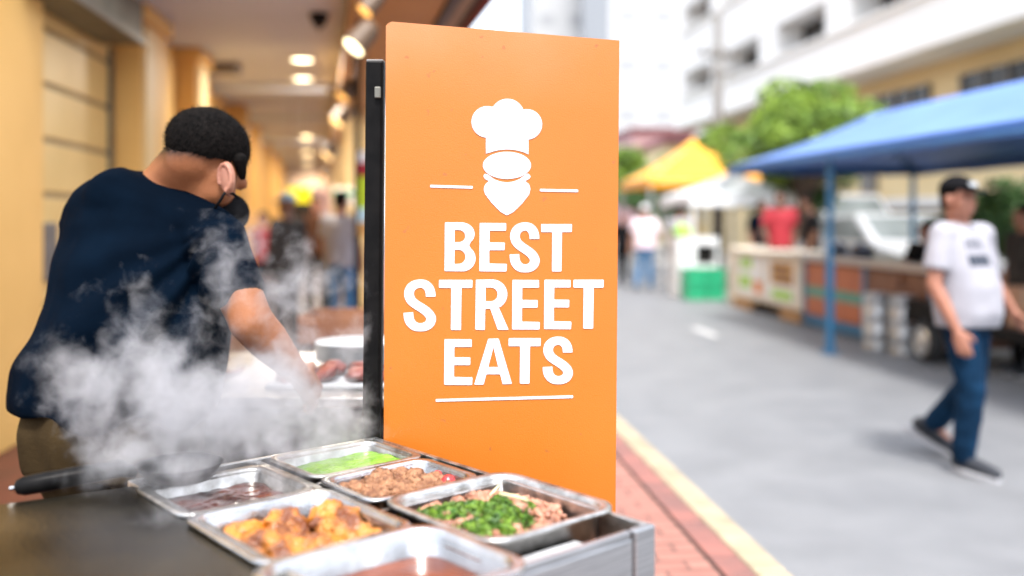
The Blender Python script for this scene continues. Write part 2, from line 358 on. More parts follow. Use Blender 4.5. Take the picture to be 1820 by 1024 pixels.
# ------------------------------------------------------------------ ground
struct('road', MB().box((0, 60, -.05), (400, 400, .1)), M['asphalt'])
UK, UC, UR, UP = 1.47, 1.34, 1.205, -2.6
struct('pavement', MB().ubox(-.6, UR - .012, -6, 60, .004, .12), M['pave'])
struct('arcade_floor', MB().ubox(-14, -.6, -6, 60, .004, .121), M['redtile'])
struct('pavement_joint', MB().ubox(UR - .012, UR + .012, -6, 60, .004, .108), M['joint'])
mb = MB(); v = -4.0
while v < 45:
    mb.ubox(UR + .012, UC - .006, v, v + .42, .004, .12); v += .43
struct('border_bricks', mb, M['redkerb'], bevel=.006)
mb = MB(); v = -4.0
while v < 45:
    mb.ubox(UC, UK, v, v + .93, .003, .122); v += .945
struct('kerb', mb, M['kerbstone'], bevel=.012)
mb = MB()
for k in range(0, 1):
    a = G(1226, 583); u0, v0 = uv(a)
    mb.ubox(u0 - .02, u0 + .12, v0 - .95 + k * 4.6, v0 + k * 4.6, .004, .006)
struct('road_marking', mb, M['mark'])
struct('far_pavement', MB().ubox(7.6, 40, 4, 90, .004, .10), mat('grey_concrete', (.24, .235, .225), .85, c2=(.18, .178, .17), scale=2, detail=8))

# ------------------------------------------------------------------ the arcade on the left
arc = thing('arcade_building', S(-2.6, 8, 0), 'yellow plastered arcade building with a covered walkway behind the food vendor', 'building')
AD = V((-.2, 1, 0)); AD = AD / AD.y                 # walkway direction per metre of depth
def ap(X, Y, Y2): return V((X + AD.x * (Y2 - Y), Y2, 0))     # follow the walkway direction
UW = -2.43
v0, v1 = onU(45, UW), onU(200, UW)
K = V((-3.69, 11, 0))                               # where the wall bends
kv = uv(K)[1]
mb = MB()
mb.ubox(UW - .45, UW - .065, v0 - .02, v1 + .02, .12, 3.3)                    # wall behind the shutter
mb.ubox(UW - .45, UW, v1 + .02, kv, .12, 3.3)
mb.ubox(UW - .45, UW + .12, 3.0, v0 - .02, .12, 3.3)
e = ap(K.x, 11, 36); n_ = V((-.45, -.09, 0))
mb.prism([(e.x, e.y), (e.x + n_.x, e.y + n_.y), (K.x + n_.x, K.y + n_.y), (K.x, K.y)], .12, 3.3)
wall = mb.build('wall', M['yellow'], arc, bevel=.01)
mb = MB()
for x0, y0, y1, pr in ((0, 8.06, 8.9, .22), (0, 10.2, 10.8, .22)):
    vv0, vv1 = (y0 - UW * SN) / CS, (y1 - UW * SN) / CS
    mb.ubox(UW + .002, UW + pr, vv0, vv1, .12, 3.16)
    mb.ubox(UW + .002, UW + pr + .05, vv0 - .05, vv1 + .05, 3.16, 3.298)
    q = mb.build('pilaster', M['yellow'], arc, bevel=.015); mb = MB()
    mb.ubox(UW + pr + .002, UW + pr + .03, vv0 + .04, vv0 + .35, .2, 3.12); mb.build('pilaster_strip', M['paleyellow'], q); mb = MB()
for Y in (15.5, 19, 23, 27.5, 32):
    a = ap(K.x, 11, Y) + V((.14, 0, 1.71)); MB().box(a, (.3, .7, 3.17), R(11.3)).build('pilaster', M['yellow'], arc, bevel=.02)
# roller shutter with grooves, rails and its housing
mb = MB(); zz = [.12, .5, .88, 1.26, 1.64, 2.02, 2.40, 2.78, 3.0]
for a, b in zip(zz, zz[1:]): mb.ubox(UW - .06, UW - .02, v0, v1, a + (.022 if a > .2 else 0), b - .022)
sh = mb.build('shutter', M['shutter'], arc, bevel=.006)
mb = MB()
for z in zz[1:-1]: mb.ubox(UW - .058, UW - .036, v0, v1, z - .021, z + .021)
mb.build('groove', M['groove'], sh)
MB().ubox(UW - .062, UW + .012, v1 - .06, v1 - .002, .12, 2.9).build('guide_rail', M['housing'], sh)
mb = MB(); mb.ubox(UW + .014, UW + .34, v0 - .4, onU(255, UW + .34), 2.87, 3.22); hs = mb.build('shutter_housing', M['housing'], arc, bevel=.02)
MB().ubox(UW + .342, UW + .36, v0 - .4, onU(255, UW + .34), 2.87, 2.93).build('housing_lip', M['housing2'], hs)
MB().ubox(UW - .018, UW + .03, v0 + .25, v0 + .5, 1.05, 1.45).build('meter_box', M['frame'], arc, bevel=.01)
CZ = 3.3
mb = MB(); b0 = ap(-1.35, 7.97, 6.9); b1 = ap(-1.35, 7.97, 38)
mb.prism([(b0.x, b0.y), (b1.x, b1.y), (-14, 38), (-7, 6.9)], CZ, CZ + .25); mb.build('ceiling', M['ceil'], arc)
for Y, wd in ((13.2, .5), (17, .35), (22, .4)):
    r_ = ap(-1.40, 7.97, Y); MB().box((r_.x - 2.2, Y, CZ - .051), (4.3, wd, .098)).build('ceiling_band', M['ceil'], arc)
p = P(378, 119, 1700 * 1.78 / 269); MB().box((p.x, p.y, CZ - .06), (.62, .24, .11)).build('air_vent', M['ceilband'], arc)
# beam on the street side, awning strips along it
def strip(name, m, xa, xb, z0, z1, Y0=6.6, Y1=38, par=arc, bev=.01):
    a = ap(xa, 7.1, Y0); b = ap(xb, 7.1, Y0); c = ap(xb, 7.1, Y1); d = ap(xa, 7.1, Y1)
    return MB().prism([(a.x, a.y), (b.x, b.y), (c.x, c.y), (d.x, d.y)], z0, z1).build(name, m, par, bevel=bev)
strip('beam', M['beam'], -1.19, -.49, 3.08, 3.56)
strip('awning_rail', M['black'], -.487, -.40, 3.05, 3.3, Y1=11)
strip('awning_board', M['tan'], -.398, -.30, 3.06, 3.4, Y1=11)
strip('awning_rail', M['black'], -.298, -.265, 3.05, 3.3, Y1=11)
mb = MB(); rs = []
for Y in (6.6, 7.6, 9, 11):
    o_ = ap(-.263, 7.1, Y); rs.append([o_ + V((x, 0, z)) for x, z in ((0, 3.04), (.03, 3.0), (.075, 3.03), (.105, 3.12), (.11, 3.3), (.06, 3.36), (0, 3.34))])
mb.rings(rs); mb.build('awning_valance', M['maroon'], arc, smooth=True)
mb = MB(); b0 = ap(-.49, 7.1, 6.9); b1 = ap(-.49, 7.1, 38)
mb.prism([(b0.x - .1, b0.y), (b1.x - .1, b1.y), (-14, 38), (-7, 6.9)], CZ + .262, 7.0); mb.build('upper_wall', M['yellow'], arc)
for Y in (9.2, 14.5, 20, 26, 32):
    c = ap(-.84, 7.1, Y); 
    if Y > 14: MB().box((c.x, c.y, 1.6), (.45, .45, 2.95), R(11.3)).build('column', M['paleyellow'], arc, bevel=.02)
# downlights
warm = emat('warm_lamp', (1, .84, .55), 2.6); warm_far = emat('warm_lamp_far', (1, .74, .40), 7); warm2 = emat('amber_lamp', (1, .52, .14), .5)
def downlight(px, py, i):
    p = P(px, py, F * (CZ - H) / (HY - py)); rr = .115
    t = thing('downlight', (p.x, p.y, CZ - .03), ['round ceiling downlight nearest the camera under the arcade', 'second round ceiling downlight, just behind the nearest one', 'third ceiling downlight along the arcade, above the head of the vendor', 'fourth ceiling downlight counting away from the camera', 'fifth ceiling downlight, where the row closes up', 'sixth ceiling downlight counting away from the camera', 'farthest round ceiling downlight of the arcade row'][i], 'ceiling light', 'downlights in the arcade ceiling')
    MB().lathe((p.x, p.y, CZ - .028), [(rr + .03, .026), (rr + .025, 0), (rr, 0), (rr, .024)], 24).build('trim_ring', M['whiteplastic'], t)
    MB().lathe((p.x, p.y, CZ - .027), [(rr - .002, 0), (rr - .002, .006)], 24).build('lamp_face', warm if i < 2 else warm_far, t)
    l = bpy.data.lights.new('downlight_lamp', 'AREA'); l.shape = 'DISK'; l.size = .2; l.energy = 26; l.color = (1, .93, .82)
    lo = bpy.data.objects.new('lamp', l); col.objects.link(lo); lo.location = V((0, 0, -.02)); lo.parent = t
for i, q in enumerate(((537, 103), (538, 137), (544, 211), (545, 242), (546, 270), (546, 286), (547, 302))): downlight(*q, i)
def spotlight(px, py, Y, i, m, L=.22, r=.075):
    p = P(px, py, Y); d = V((-.55, -.35, -.75)).normalized() if i < 9 else V((0, -1, -.3)).normalized()
    t = thing('spotlight', p, ['bright tilted spotlight on the brown beam, nearest the sign', 'dim amber spotlight on the beam below the brightest one', 'tilted amber spotlight halfway down the brown beam', 'small tilted amber spotlight far down the beam', 'faintest amber spotlight at the far end of the beam', 'dull amber lamp high on the beam above the brightest spotlight'][i], 'spotlight', 'spotlights along the brown beam')
    q = d.to_track_quat('Z', 'Y').to_matrix()
    def ring(rad, k): return [p + q @ V((rad * math.cos(2 * math.pi * j / 20), rad * math.sin(2 * math.pi * j / 20), k)) for j in range(20)]
    MB().rings([ring(r * .55, -L), ring(r * .9, -L * .8), ring(r, 0), ring(r * .93, .002), ring(r * .9, -.02)]).build('housing', M['beamdark'], t, smooth=False)
    MB().rings([ring(r * .88, -.012), ring(r * .88, .001)]).build('lens', m, t)
    MB().tube([p + q @ V((0, 0, -L * .5)), p + V((.02, 0, .18))], .014, 8).build('bracket', M['black'], t)
spotlight(628, 84, 6.4, 0, emat('bright_lamp', (1, .84, .50), 1.6), .22, .085)
spotlight(608, 172, 9.0, 1, warm2, .2, .075); spotlight(598, 217, 11, 2, emat('mid_lamp', (1, .62, .25), .95), .24, .10)
spotlight(581, 277, 16.5, 3, emat('mid_lamp_far', (1, .66, .30), 1.0), .26, .12); spotlight(573, 316, 22, 4, warm2, .3, .12)
spotlight(648, 20, 6.0, 5, warm2, .18, .06)
# dome camera
p = P(567, 36, F * (CZ - H) / (HY - 24))
t = thing('security_camera', (p.x, p.y, CZ), 'black dome security camera hanging from the grey ceiling', 'camera')
MB().lathe((p.x, p.y, CZ), [(.08, -.001), (.085, -.04), (.075, -.055)], 24).build('base', M['black'], t, smooth=True)
MB().lathe((p.x, p.y, CZ), [(.07, -.056), (.062, -.09), (.04, -.12), (.012, -.135), (.004, -.16)], 24).build('dome', M['glass'], t, smooth=True)

# things hung along the walkway
def hang_sign(name, label, x0, x1, y0, y1, Y, m, fr=M['tan'], bands=(), th=.08, stem=None):
    a, b = P(x0, y1, Y), P(x1, y0, Y); c = (a + b) / 2
    t = thing(name, (c.x, c.y, a.z), label, 'sign')
    MB().box(c, (b.x - a.x, th, b.z - a.z)).build('panel', m, t, bevel=.01)
    for k0, k1, mm in bands:
        z0, z1 = a.z + (b.z - a.z) * k0, a.z + (b.z - a.z) * k1
        MB().box((c.x, c.y, (z0 + z1) / 2), ((b.x - a.x) * 1.01, th + .012, z1 - z0)).build('colour_band', mm, t)
    mb = MB()
    for x in (a.x + .05, b.x - .05): mb.tube([(x, Y, b.z), (x, Y, stem or CZ)], .005, 6)
    mb.build('hanger', fr, t)
    return t
hang_sign('lit_sign', 'glowing yellow lightbox sign hanging far down the walkway', 511, 551, 333, 360, 15, emat('lit_yellow', (.9, .78, .01), .28))
hang_sign('hanging_sign', 'pale pink signboard hanging beside the yellow lightbox', 556, 588, 337, 378, 15, mat('pink_sign', (.75, .52, .53), .6))
hang_sign('hanging_sign', 'pale banner with a green stripe hanging at the street side of the walkway', 592, 634, 333, 366, 13, mat('pale_banner', (.75, .70, .60), .6), bands=((.55, .8, mat('green_print', (.03, .35, .17), .6)),))
t = hang_sign('banner_sign', 'tall narrow red, lime and white banner beside the black frame post', 638, 660, 268, 420, 9.0, mat('lime_banner', (.52, .72, .02), .6), bands=((.70, .86, M['red']), (.86, .995, M['whiteplastic']), (.16, .33, mat('pale_blue_print', (.5, .75, .85), .6)), (.005, .16, M['ochre'])), th=.05)
p = P(635, 560, 9.0); t = thing('sign_pole', (p.x, 9.0, .12), 'thin dark pole standing by the tall coloured banner', 'pole')
MB().tube([(p.x, 9, .13), (p.x, 9, 3.02)], .03).build('pole', M['black'], t); MB().lathe((p.x, 9, .12), [(.16, 0), (.16, .03), (.05, .06)]).build('foot', M['black'], t)
e = ap(-2.7, 11, 37)
t = thing('shopfront', (e.x, e.y, 0), 'dim brown shopfront closing the far end of the walkway', 'building')
MB().box((-7.0 - 4.5, e.y, 2.0), (9, .5, 4.0)).build('wall', mat('dim_shop_wall', (.46, .33, .24), .8, c2=(.36, .25, .18), scale=.8), t)
for k in range(4): MB().box((-14.6 + k * 2.1, e.y - .27, 1.4), (1.3, .04, 2.2)).build('window', M['glass'], t)

# ------------------------------------------------------------------ the sign
SY = 2.17
def sp(px, py, y=SY): return V(((px - CX) / F * SY, y, H - (py - HY) / F * SY))
sg = thing('sandwich_board_sign' if False else 'advertising_sign', (sp(890, 0).x, SY, .12), 'tall orange board with white lettering and a chef hat emblem behind the food trays', 'sign')
pan = [(690, 41), (697, 38.5)] + [(697 + (1101 - 697) * k / 12, 38.5 + (72 - 38.5) * k / 12) for k in range(1, 13)]
pan += [(1099, 300), (1097, 560), (1094, 905), (1093, 1020), (681, 1020), (682, 780), (684, 420), (686, 46)]
fr = [sp(*q) for q in pan]; bk = [sp(*q, y=SY + .016) for q in pan]
mb = MB(); n = len(fr)
mb.add(fr, [tuple(range(n))], 0).add(bk, [tuple(range(n - 1, -1, -1))], 0)
mb.add(fr + bk, [(i, (i + 1) % n, n + (i + 1) % n, n + i) for i in range(n)], 1)
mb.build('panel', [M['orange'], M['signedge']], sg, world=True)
def c7(p): return (700 + p[0] / 2.926, 380 + p[1] / 2.926)
def c5(p): return (640 + p[0] / 2.226, 20 + p[1] / 2.226)
def rnd(pts, r=4.5):                                # soften the corners of an outline
    out = []; n = len(pts)
    for i in range(n):
        a, b, c = V((*pts[i - 1], 0)), V((*pts[i], 0)), V((*pts[(i + 1) % n], 0))
        la, lc = (a - b).length, (c - b).length
        if la < 1 or lc < 1 or (b - a).normalized().dot((c - b).normalized()) > .85: out.append(tuple(b.xy)); continue
        k = min(r, la * .4, lc * .4); p0 = b + (a - b).normalized() * k; p2 = b + (c - b).normalized() * k
        for s in (0, .33, .67, 1): out.append(tuple((p0 * (1 - s) ** 2 + b * 2 * s * (1 - s) + p2 * s * s).xy))
    return out
def arcp(cx, cy, rx, ry, a0, a1, n=14): return [(cx + rx * math.cos(R(a0 + (a1 - a0) * k / n)), cy + ry * math.sin(R(a0 + (a1 - a0) * k / n))) for k in range(n + 1)]
def gE(x0, x1, y0, y1, st=51, bh=40, sl=0):
    ym = y0 + (y1 - y0) * .483; xm = x1 - 9
    return [rnd([(x0 + 2, y0), (x1 - 2, y0 + 1), (x1 - 2, y0 + bh), (x0 + st + 2, y0 + bh), (x0 + st + 1, ym - bh / 2), (xm, ym - bh / 2 + 1), (xm - 1, ym + bh / 2), (x0 + st, ym + bh / 2), (x0 + st, y1 - bh), (x1 + 2, y1 - bh + 2), (x1, y1 + 1), (x0, y1)])]
def gT(x0, x1, y0, y1, s0, s1, bh=41): return [rnd([(x0, y0), (x1, y0), (x1 - 1, y0 + bh), (s1 + 2, y0 + bh), (s1 - 1, y1), (s0, y1), (s0 + 2, y0 + bh), (x0, y0 + bh)])]
SP = [(731, 131), (730, 112), (722, 88), (704, 71), (681, 66), (655, 73), (636, 92), (630, 120), (640, 149), (662, 170), (686, 186), (710, 204), (727, 224), (733, 243), (726, 265), (708, 279), (682, 284), (656, 278), (637, 259), (629, 236), (627, 211)]
def gS(x0, x1, y0, y1):
    pts = [V((x0 + (p[0] - 603) / 155 * (x1 - x0), y0 + (p[1] - 46) / 258 * (y1 - y0), 0)) for p in SP]; sm = []
    for i in range(len(pts) - 1):
        a, b, c, d = pts[max(i - 1, 0)], pts[i], pts[i + 1], pts[min(i + 2, len(pts) - 1)]
        for k in range(4):
            t = k / 4; sm.append(.5 * (2 * b + (c - a) * t + (2 * a - 5 * b + 4 * c - d) * t * t + (3 * b - a - 3 * c + d) * t ** 3))
    sm.append(pts[-1]); L_, R_ = [], []
    for i, q in enumerate(sm):
        d = (sm[min(i + 1, len(sm) - 1)] - sm[max(i - 1, 0)]).normalized(); nn = V((-d.y, d.x, 0))
        hw = (20.5 + 4.5 * abs(d.y) ** .8) * (x1 - x0) / 155 * .98 if False else 20.5 + 4.5 * abs(d.y)
        L_.append(q + nn * hw); R_.append(q - nn * hw)
    return [rnd([tuple(p.xy) for p in L_ + R_[::-1]], 5)]
def gB():
    o = [(266, 45), (350, 45)] + arcp(350, 105, 70, 60, -85, 45, 12) + [(391, 165)] + arcp(358, 232, 67, 67, -50, 88, 14) + [(264, 298)]
    h1 = [(316, 84)] + arcp(338, 116, 34, 32, -90, 90, 12) + [(316, 148)]
    h2 = [(316, 187)] + arcp(336, 224, 37, 37, -90, 90, 12) + [(315, 261)]
    return [rnd(o), rnd(h1, 3), rnd(h2, 3)]
def gR():
    o = [(427, 343), (512, 342)] + arcp(512, 419, 78, 77, -88, 55, 14) + [(545, 486), (597, 603), (541, 603), (502, 494), (475, 494), (473, 604), (424, 602)]
    return [rnd(o), rnd([(477, 383)] + arcp(504, 419, 36, 36, -90, 90, 12) + [(477, 455)], 3)]
gA = [rnd([(491, 650), (545, 649), (614, 884), (566, 886), (553, 834), (481, 834), (467, 888), (418, 888)]), rnd([(518, 694), (543, 797), (491, 797)], 3)]
def flat(name, loops, cv, m, parent, depth=.0012):
    cu = bpy.data.curves.new('c', 'CURVE'); cu.dimensions = '2D'; cu.fill_mode = 'BOTH'; cu.extrude = depth / 2
    for lp in loops:
        s = cu.splines.new('POLY'); s.points.add(len(lp) - 1); s.use_cyclic_u = True
        for k, q in enumerate(lp):
            w_ = sp(*cv(q)); s.points[k].co = (w_.x, w_.z, 0, 1)
    o = bpy.data.objects.new('c', cu); col.objects.link(o)
    dg = bpy.context.evaluated_depsgraph_get(); dg.update(); me = bpy.data.meshes.new_from_object(o.evaluated_get(dg)); bpy.data.objects.remove(o)
    me.transform(wm(parent).inverted() @ Matrix.Translation((0, SY - depth / 2 - .0004, 0)) @ Matrix.Rotation(R(90), 4, 'X'))
    me.materials.clear(); me.materials.append(m)
    return link(name, me, parent)
flat('lettering', gB() + gE(445, 586, 48, 299) + gS(603, 758, 46, 304) + gT(766, 926, 54, 300, 822, 872), c7, M['white'], sg)
flat('lettering', gS(49, 222, 342, 611) + gT(235, 409, 344, 604, 297, 350) + gR() + gE(615, 757, 344, 601) + gE(781, 921, 343, 599) + gT(934, 1091, 343, 597, 985, 1037), c7, M['white'], sg)
flat('lettering', gE(262, 407, 652, 889) + gA + gT(597, 764, 647, 883, 655, 706) + gS(775, 931, 641, 884), c7, M['white'], sg)
hat = [(498, 563), (498, 500)] + arcp(503, 438, 62, 62, 94, 286, 24) + arcp(583, 414, 67, 67, 213, 338, 20) + arcp(660, 448, 60, 60, 258, 444, 24) + [(666, 508), (666, 567)] + [(666 - 168 * k / 12, 547 + 18 * (abs(k - 6) / 6) ** 2) for k in range(1, 12)]
beard = [(494, 642), (508, 648), (530, 665), (555, 674), (581, 678), (607, 674), (630, 665), (652, 648), (664, 641), (676, 654), (668, 664), (652, 672), (668, 684), (674, 702), (668, 726), (640, 762), (608, 793), (581, 808), (555, 793), (520, 757), (495, 724), (489, 703), (495, 685), (511, 672), (496, 665), (487, 653)]
flat('emblem', [hat, arcp(581, 610, 95, 53.5, 0, 352, 48), rnd(beard, 6)], c5, M['white'], sg)
flat('rule_line', [rnd([(277, 687), (446, 692), (446, 702), (277, 697)], 4)], c5, M['white'], sg)
flat('rule_line', [rnd([(711, 703), (863, 706), (863, 716), (711, 713)], 4)], c5, M['white'], sg)
flat('rule_line', [rnd([(218, 964), (932, 944), (932, 958), (218, 977)], 4)], c7, M['white'], sg)
# black frame post beside it
b0, b1 = P(662, 770, 2.23), P(668, 112, 2.23)
po = thing('frame_post', (b0.x, 2.23, .12), 'tall black metal post standing at the left edge of the orange sign', 'post')
dirp = (b1 - b0); base = b0 - dirp * ((b0.z - .12) / dirp.z)
mb = MB(); hw, hd = .021, .018
prof = [(-hw, -hd), (-hw + .006, -hd - .006), (hw - .006, -hd - .006), (hw, -hd), (hw, hd), (-hw, hd)]
mb.hull([base + V((x, y, 0)) for x, y in prof], [b1 + V((x, y, 0)) for x, y in prof]); mb.build('upright', M['black'], po, bevel=.003)
mb = MB(); mb.box(b1 + V((0, 0, .003)), (.04, .035, .006)); mb.build('end_cap', M['frame'], po, bevel=.002)
q = P(672, 165, 2.205); MB().box((q.x, 2.199, q.z), (.014, .008, .026)).build('clip', M['housing2'], po, bevel=.002)
MB().hull([base + V((x + .042, y + .02, .3)) for x, y in ((-.006, -.006), (.006, -.006), (.006, .006), (-.006, .006))], [b1 + V((x + .034, y + .02, -.12)) for x, y in ((-.006, -.006), (.006, -.006), (.006, .006), (-.006, .006))]).build('rod', M['frame'], po)
MB().box((base.x, base.y + .02, .128), (.14, .2, .014)).build('foot', M['black'], po, bevel=.003)

# ------------------------------------------------------------------ the food counter
CTZ = .98
B = G(683, 785, CTZ); E1 = V((.656, -.755, 0)); E2 = V((-.755, -.656, 0))
CR = math.atan2(E1.y, E1.x)
def C(a, b, z=0): return V((B.x, B.y, CTZ + z)) + E1 * a + E2 * b
def cbox(mb, a0, a1, b0, b1, z0, z1, mi=0): return mb.box(C((a0 + a1) / 2, (b0 + b1) / 2, (z0 + z1) / 2), (abs(a1 - a0), abs(b1 - b0), abs(z1 - z0)), CR, mi)
ct = thing('food_counter', C(.35, .28, -.86), 'stainless steel bain-marie counter holding the food trays in front of the sign', 'counter')
A0, A1, B0, B1 = -.055, .775, -.012, .545
mb = MB(); t_ = .012
cbox(mb, A0, A0 + t_, B0, B1, -.16, 0); cbox(mb, A0 + t_, A1 - t_, B0, B0 + t_, -.16, 0); cbox(mb, A0 + t_, A1 - t_, B1 - t_, B1, -.16, 0)
cbox(mb, A0, A1, B0, B1, -.175, -.161)
mb.build('well', M['steelworn'], ct, bevel=.002)
mb = MB(); cbox(mb, A1 - t_ + .001, A1, B0 + .055, B1, -.16, 0); cbox(mb, A1 + .0005, A1 + .004, B0 + .055, B1, -.55, -.012)
fp = mb.build('front_panel', M['steelbrush'], ct, bevel=.002)
mb = MB(); cbox(mb, A1 - .010, A1 + .006, B0 + .001, B0 + .051, -.55, .002); mb.build('corner_post', M['steelbrush'], ct, bevel=.004)
mb = MB(); cbox(mb, A0 + .02, A1 - .02, B0 + .01, B1 - .01, -.55, -.18); mb.build('cabinet', M['steelbrush'], ct)
for a in (A0 + .06, A1 - .06):
    for b in (B0 + .05, B1 - .05): mb = MB(); cbox(mb, a - .02, a + .02, b - .02, b + .02, -.86, -.55); mb.build('leg', M['steelbrush'], ct)
mb = MB()
for a in (.168, .378, .395): pass
cbox(mb, A0 + t_, .70, .272, .290, -.020, -.0072); cbox(mb, .172, .182, B0 + t_, .27, -.020, -.0072); cbox(mb, .395, .405, B0 + t_, .27, -.020, -.0072)
cbox(mb, .232, .248, .292, B1 - t_, -.020, -.0072); cbox(mb, .525, .535, .292, B1 - t_, -.020, -.0072)
mb.build('cross_bar', M['steelworn'], ct, bevel=.002)
mb = MB(); cbox(mb, A0 + t_ + .004, A1 - t_ - .004, B0 + t_ + .004, B1 - t_ - .004, -.160, -.118); mb.build('water', M['grime'], ct)
mb = MB(); cbox(mb, .676, A1 - t_ - .001, B0 + .082, .268, -.040, -.034); mb.build('deck', M['galv2'], ct)
mb = MB(); cbox(mb, .676, A1 - t_ - .001, B0 + t_ + .002, B0 + .080, -.062, -.048); mb.build('grime_tray', M['grime'], ct)

def rrect(cx, cy, w, h, r, n=7):
    pts = []
    for sx, sy, a0 in ((1, 1, 0), (-1, 1, 90), (-1, -1, 180), (1, -1, 270)):
        for k in range(n + 1):
            a = R(a0 + 90 * k / n); pts.append((cx + sx * (w / 2 - r) + r * math.cos(a), cy + sy * (h / 2 - r) + r * math.sin(a)))
    return pts
def tray(label, a0, a1, b0, b1, dep=.065, zo=0., r=.035, m='steel'):
    cx, cy, w_, h_ = (a0 + a1) / 2, (b0 + b1) / 2, a1 - a0, b1 - b0
    t = thing('food_tray', C(cx, cy, zo - dep), label, 'food tray', 'steel food trays in the counter')
    def ring(i, z): return [C(x, y, zo + z) for x, y in rrect(cx, cy, w_ - 2 * i, h_ - 2 * i, max(r - i * .3, .006))]
    mb = MB()
    mb.rings([ring(.030, -dep), ring(.021, -dep + .012), ring(.0165, -.004), ring(.002, -.0065), ring(0, -.005), ring(0, -.0005), ring(.0015, .0012), ring(.011, .0012), ring(.0145, -.0005), ring(.0165, -.005), ring(.022, -dep + .014), ring(.026, -dep + .006), ring(.034, -dep + .002)])
    mb.build('pan', M[m], t, smooth=True)
    return t
TR = {'green': (-.045, .168, .004, .268, .0), 'red': (.000, .236, .296, .556, 0), 'meat': (.176, .376, .020, .274, .002), 'chick': (.246, .540, .290, .563, .004), 'greens': (.378, .692, -.032, .266, .006), 'sauce': (.548, .81, .272, .60, .010)}
LB = {'green': 'steel food tray of bright green sauce, farthest back beside the post', 'red': 'steel food tray of dark red stew half hidden under the steam', 'meat': 'steel food tray of brown minced meat with two red tomatoes', 'chick': 'steel food tray heaped with orange fried chicken pieces', 'greens': 'large steel food tray of stewed meat strips topped with chopped green herbs', 'sauce': 'steel food tray of glossy brown sauce, nearest the camera'}
DP = {'green': .07, 'red': .06, 'meat': .085, 'chick': .075, 'greens': .085, 'sauce': .085}
for k, q in TR.items(): tray(LB[k], *q[:4], dep=DP[k], zo=q[4], m='steelworn' if k in ('greens', 'red', 'green') else 'steel', r=.05 if k in ('greens', 'sauce') else .032)

def surf(k, name, m, depth, amp, sc_, label, cat, tilt=(0, 0), kind=None, n=60, inset=.0195, hump=0.):
    a0, a1, b0, b1, zo = TR[k]; mb = MB(); vs = []; fs = []
    w_, h_ = (a1 - a0) - 2 * inset, (b1 - b0) - 2 * inset; r = .028
    for i in range(n + 1):
        for j in range(n + 1):
            x, y = i / n * 2 - 1, j / n * 2 - 1
            X, Y_ = x * w_ / 2, y * h_ / 2
            ex, ey = abs(X) - (w_ / 2 - r), abs(Y_) - (h_ / 2 - r)
            if ex > 0 and ey > 0:
                d = math.hypot(ex, ey)
                q = max(ex, ey) / d if d > 0 else 1
                X = math.copysign(w_ / 2 - r + ex * q, X); Y_ = math.copysign(h_ / 2 - r + ey * q, Y_)
            z = -depth + amp * noise.fractal(V((X, Y_, 3.1)) * sc_, 1.0, 2.0, 5) + tilt[0] * x + tilt[1] * y + hump * (1 - x * x) * (1 - y * y)
            vs.append(C((a0 + a1) / 2 + X, (b0 + b1) / 2 + Y_, zo + z))
    for i in range(n):
        for j in range(n): q = i * (n + 1) + j; fs.append((q, q + 1, q + n + 2, q + n + 1))
    low = [(p - V((0, 0, .012))) for p in vs]; N = len(vs)
    mb.add(vs, fs); o = mb.build(name, m, smooth=True); me = o.data
    s = o.modifiers.new('s', 'SOLIDIFY'); s.thickness = .01; s.offset = -1
    return tag(o, label, cat, kind=kind)
surf('green', 'green_sauce', M['greensauce'], .019, .006, 16, 'bright green chutney filling the farthest back tray', 'sauce', tilt=(.004, -.004))
surf('red', 'red_stew', M['redstew'], .028, .004, 25, 'dark red stew in the tray under the steam', 'stew')
surf('sauce', 'brown_sauce', M['brownsauce'], .040, .0012, 12, 'glossy reddish brown sauce in the nearest tray', 'sauce')
surf('meat', 'gravy', M['mince'], .040, .008, 45, 'brown minced meat base spread over the tray with tomatoes', 'food', n=90, kind='stuff', tilt=(0, .004))
surf('greens', 'meat_gravy', M['strips'], .058, .008, 40, 'reddish gravy under the meat strips and herbs', 'food', n=90, kind='stuff')

def lump(mb, c, r, seed, amp=.25, fs=1.0, m=None, sub=4):
    bm = bmesh.new(); bmesh.ops.create_icosphere(bm, subdivisions=sub, radius=1)
    q = m or Matrix.Rotation(random.uniform(0, 6.28), 3, 'Z') @ Matrix.Rotation(random.uniform(-.5, .5), 3, 'X')
    vs = []
    for v_ in bm.verts:
        d = v_.co.normalized(); k = 1 + amp * noise.fractal(d * fs + V((seed, seed * .7, 1)), .9, 2.0, 5)
        vs.append(V(c) + q @ V((d.x * r[0] * k, d.y * r[1] * k, d.z * r[2] * k)))
    fs_ = [tuple(v_.index for v_ in f.verts) for f in bm.faces]; bm.free()
    return mb.add(vs, fs_)
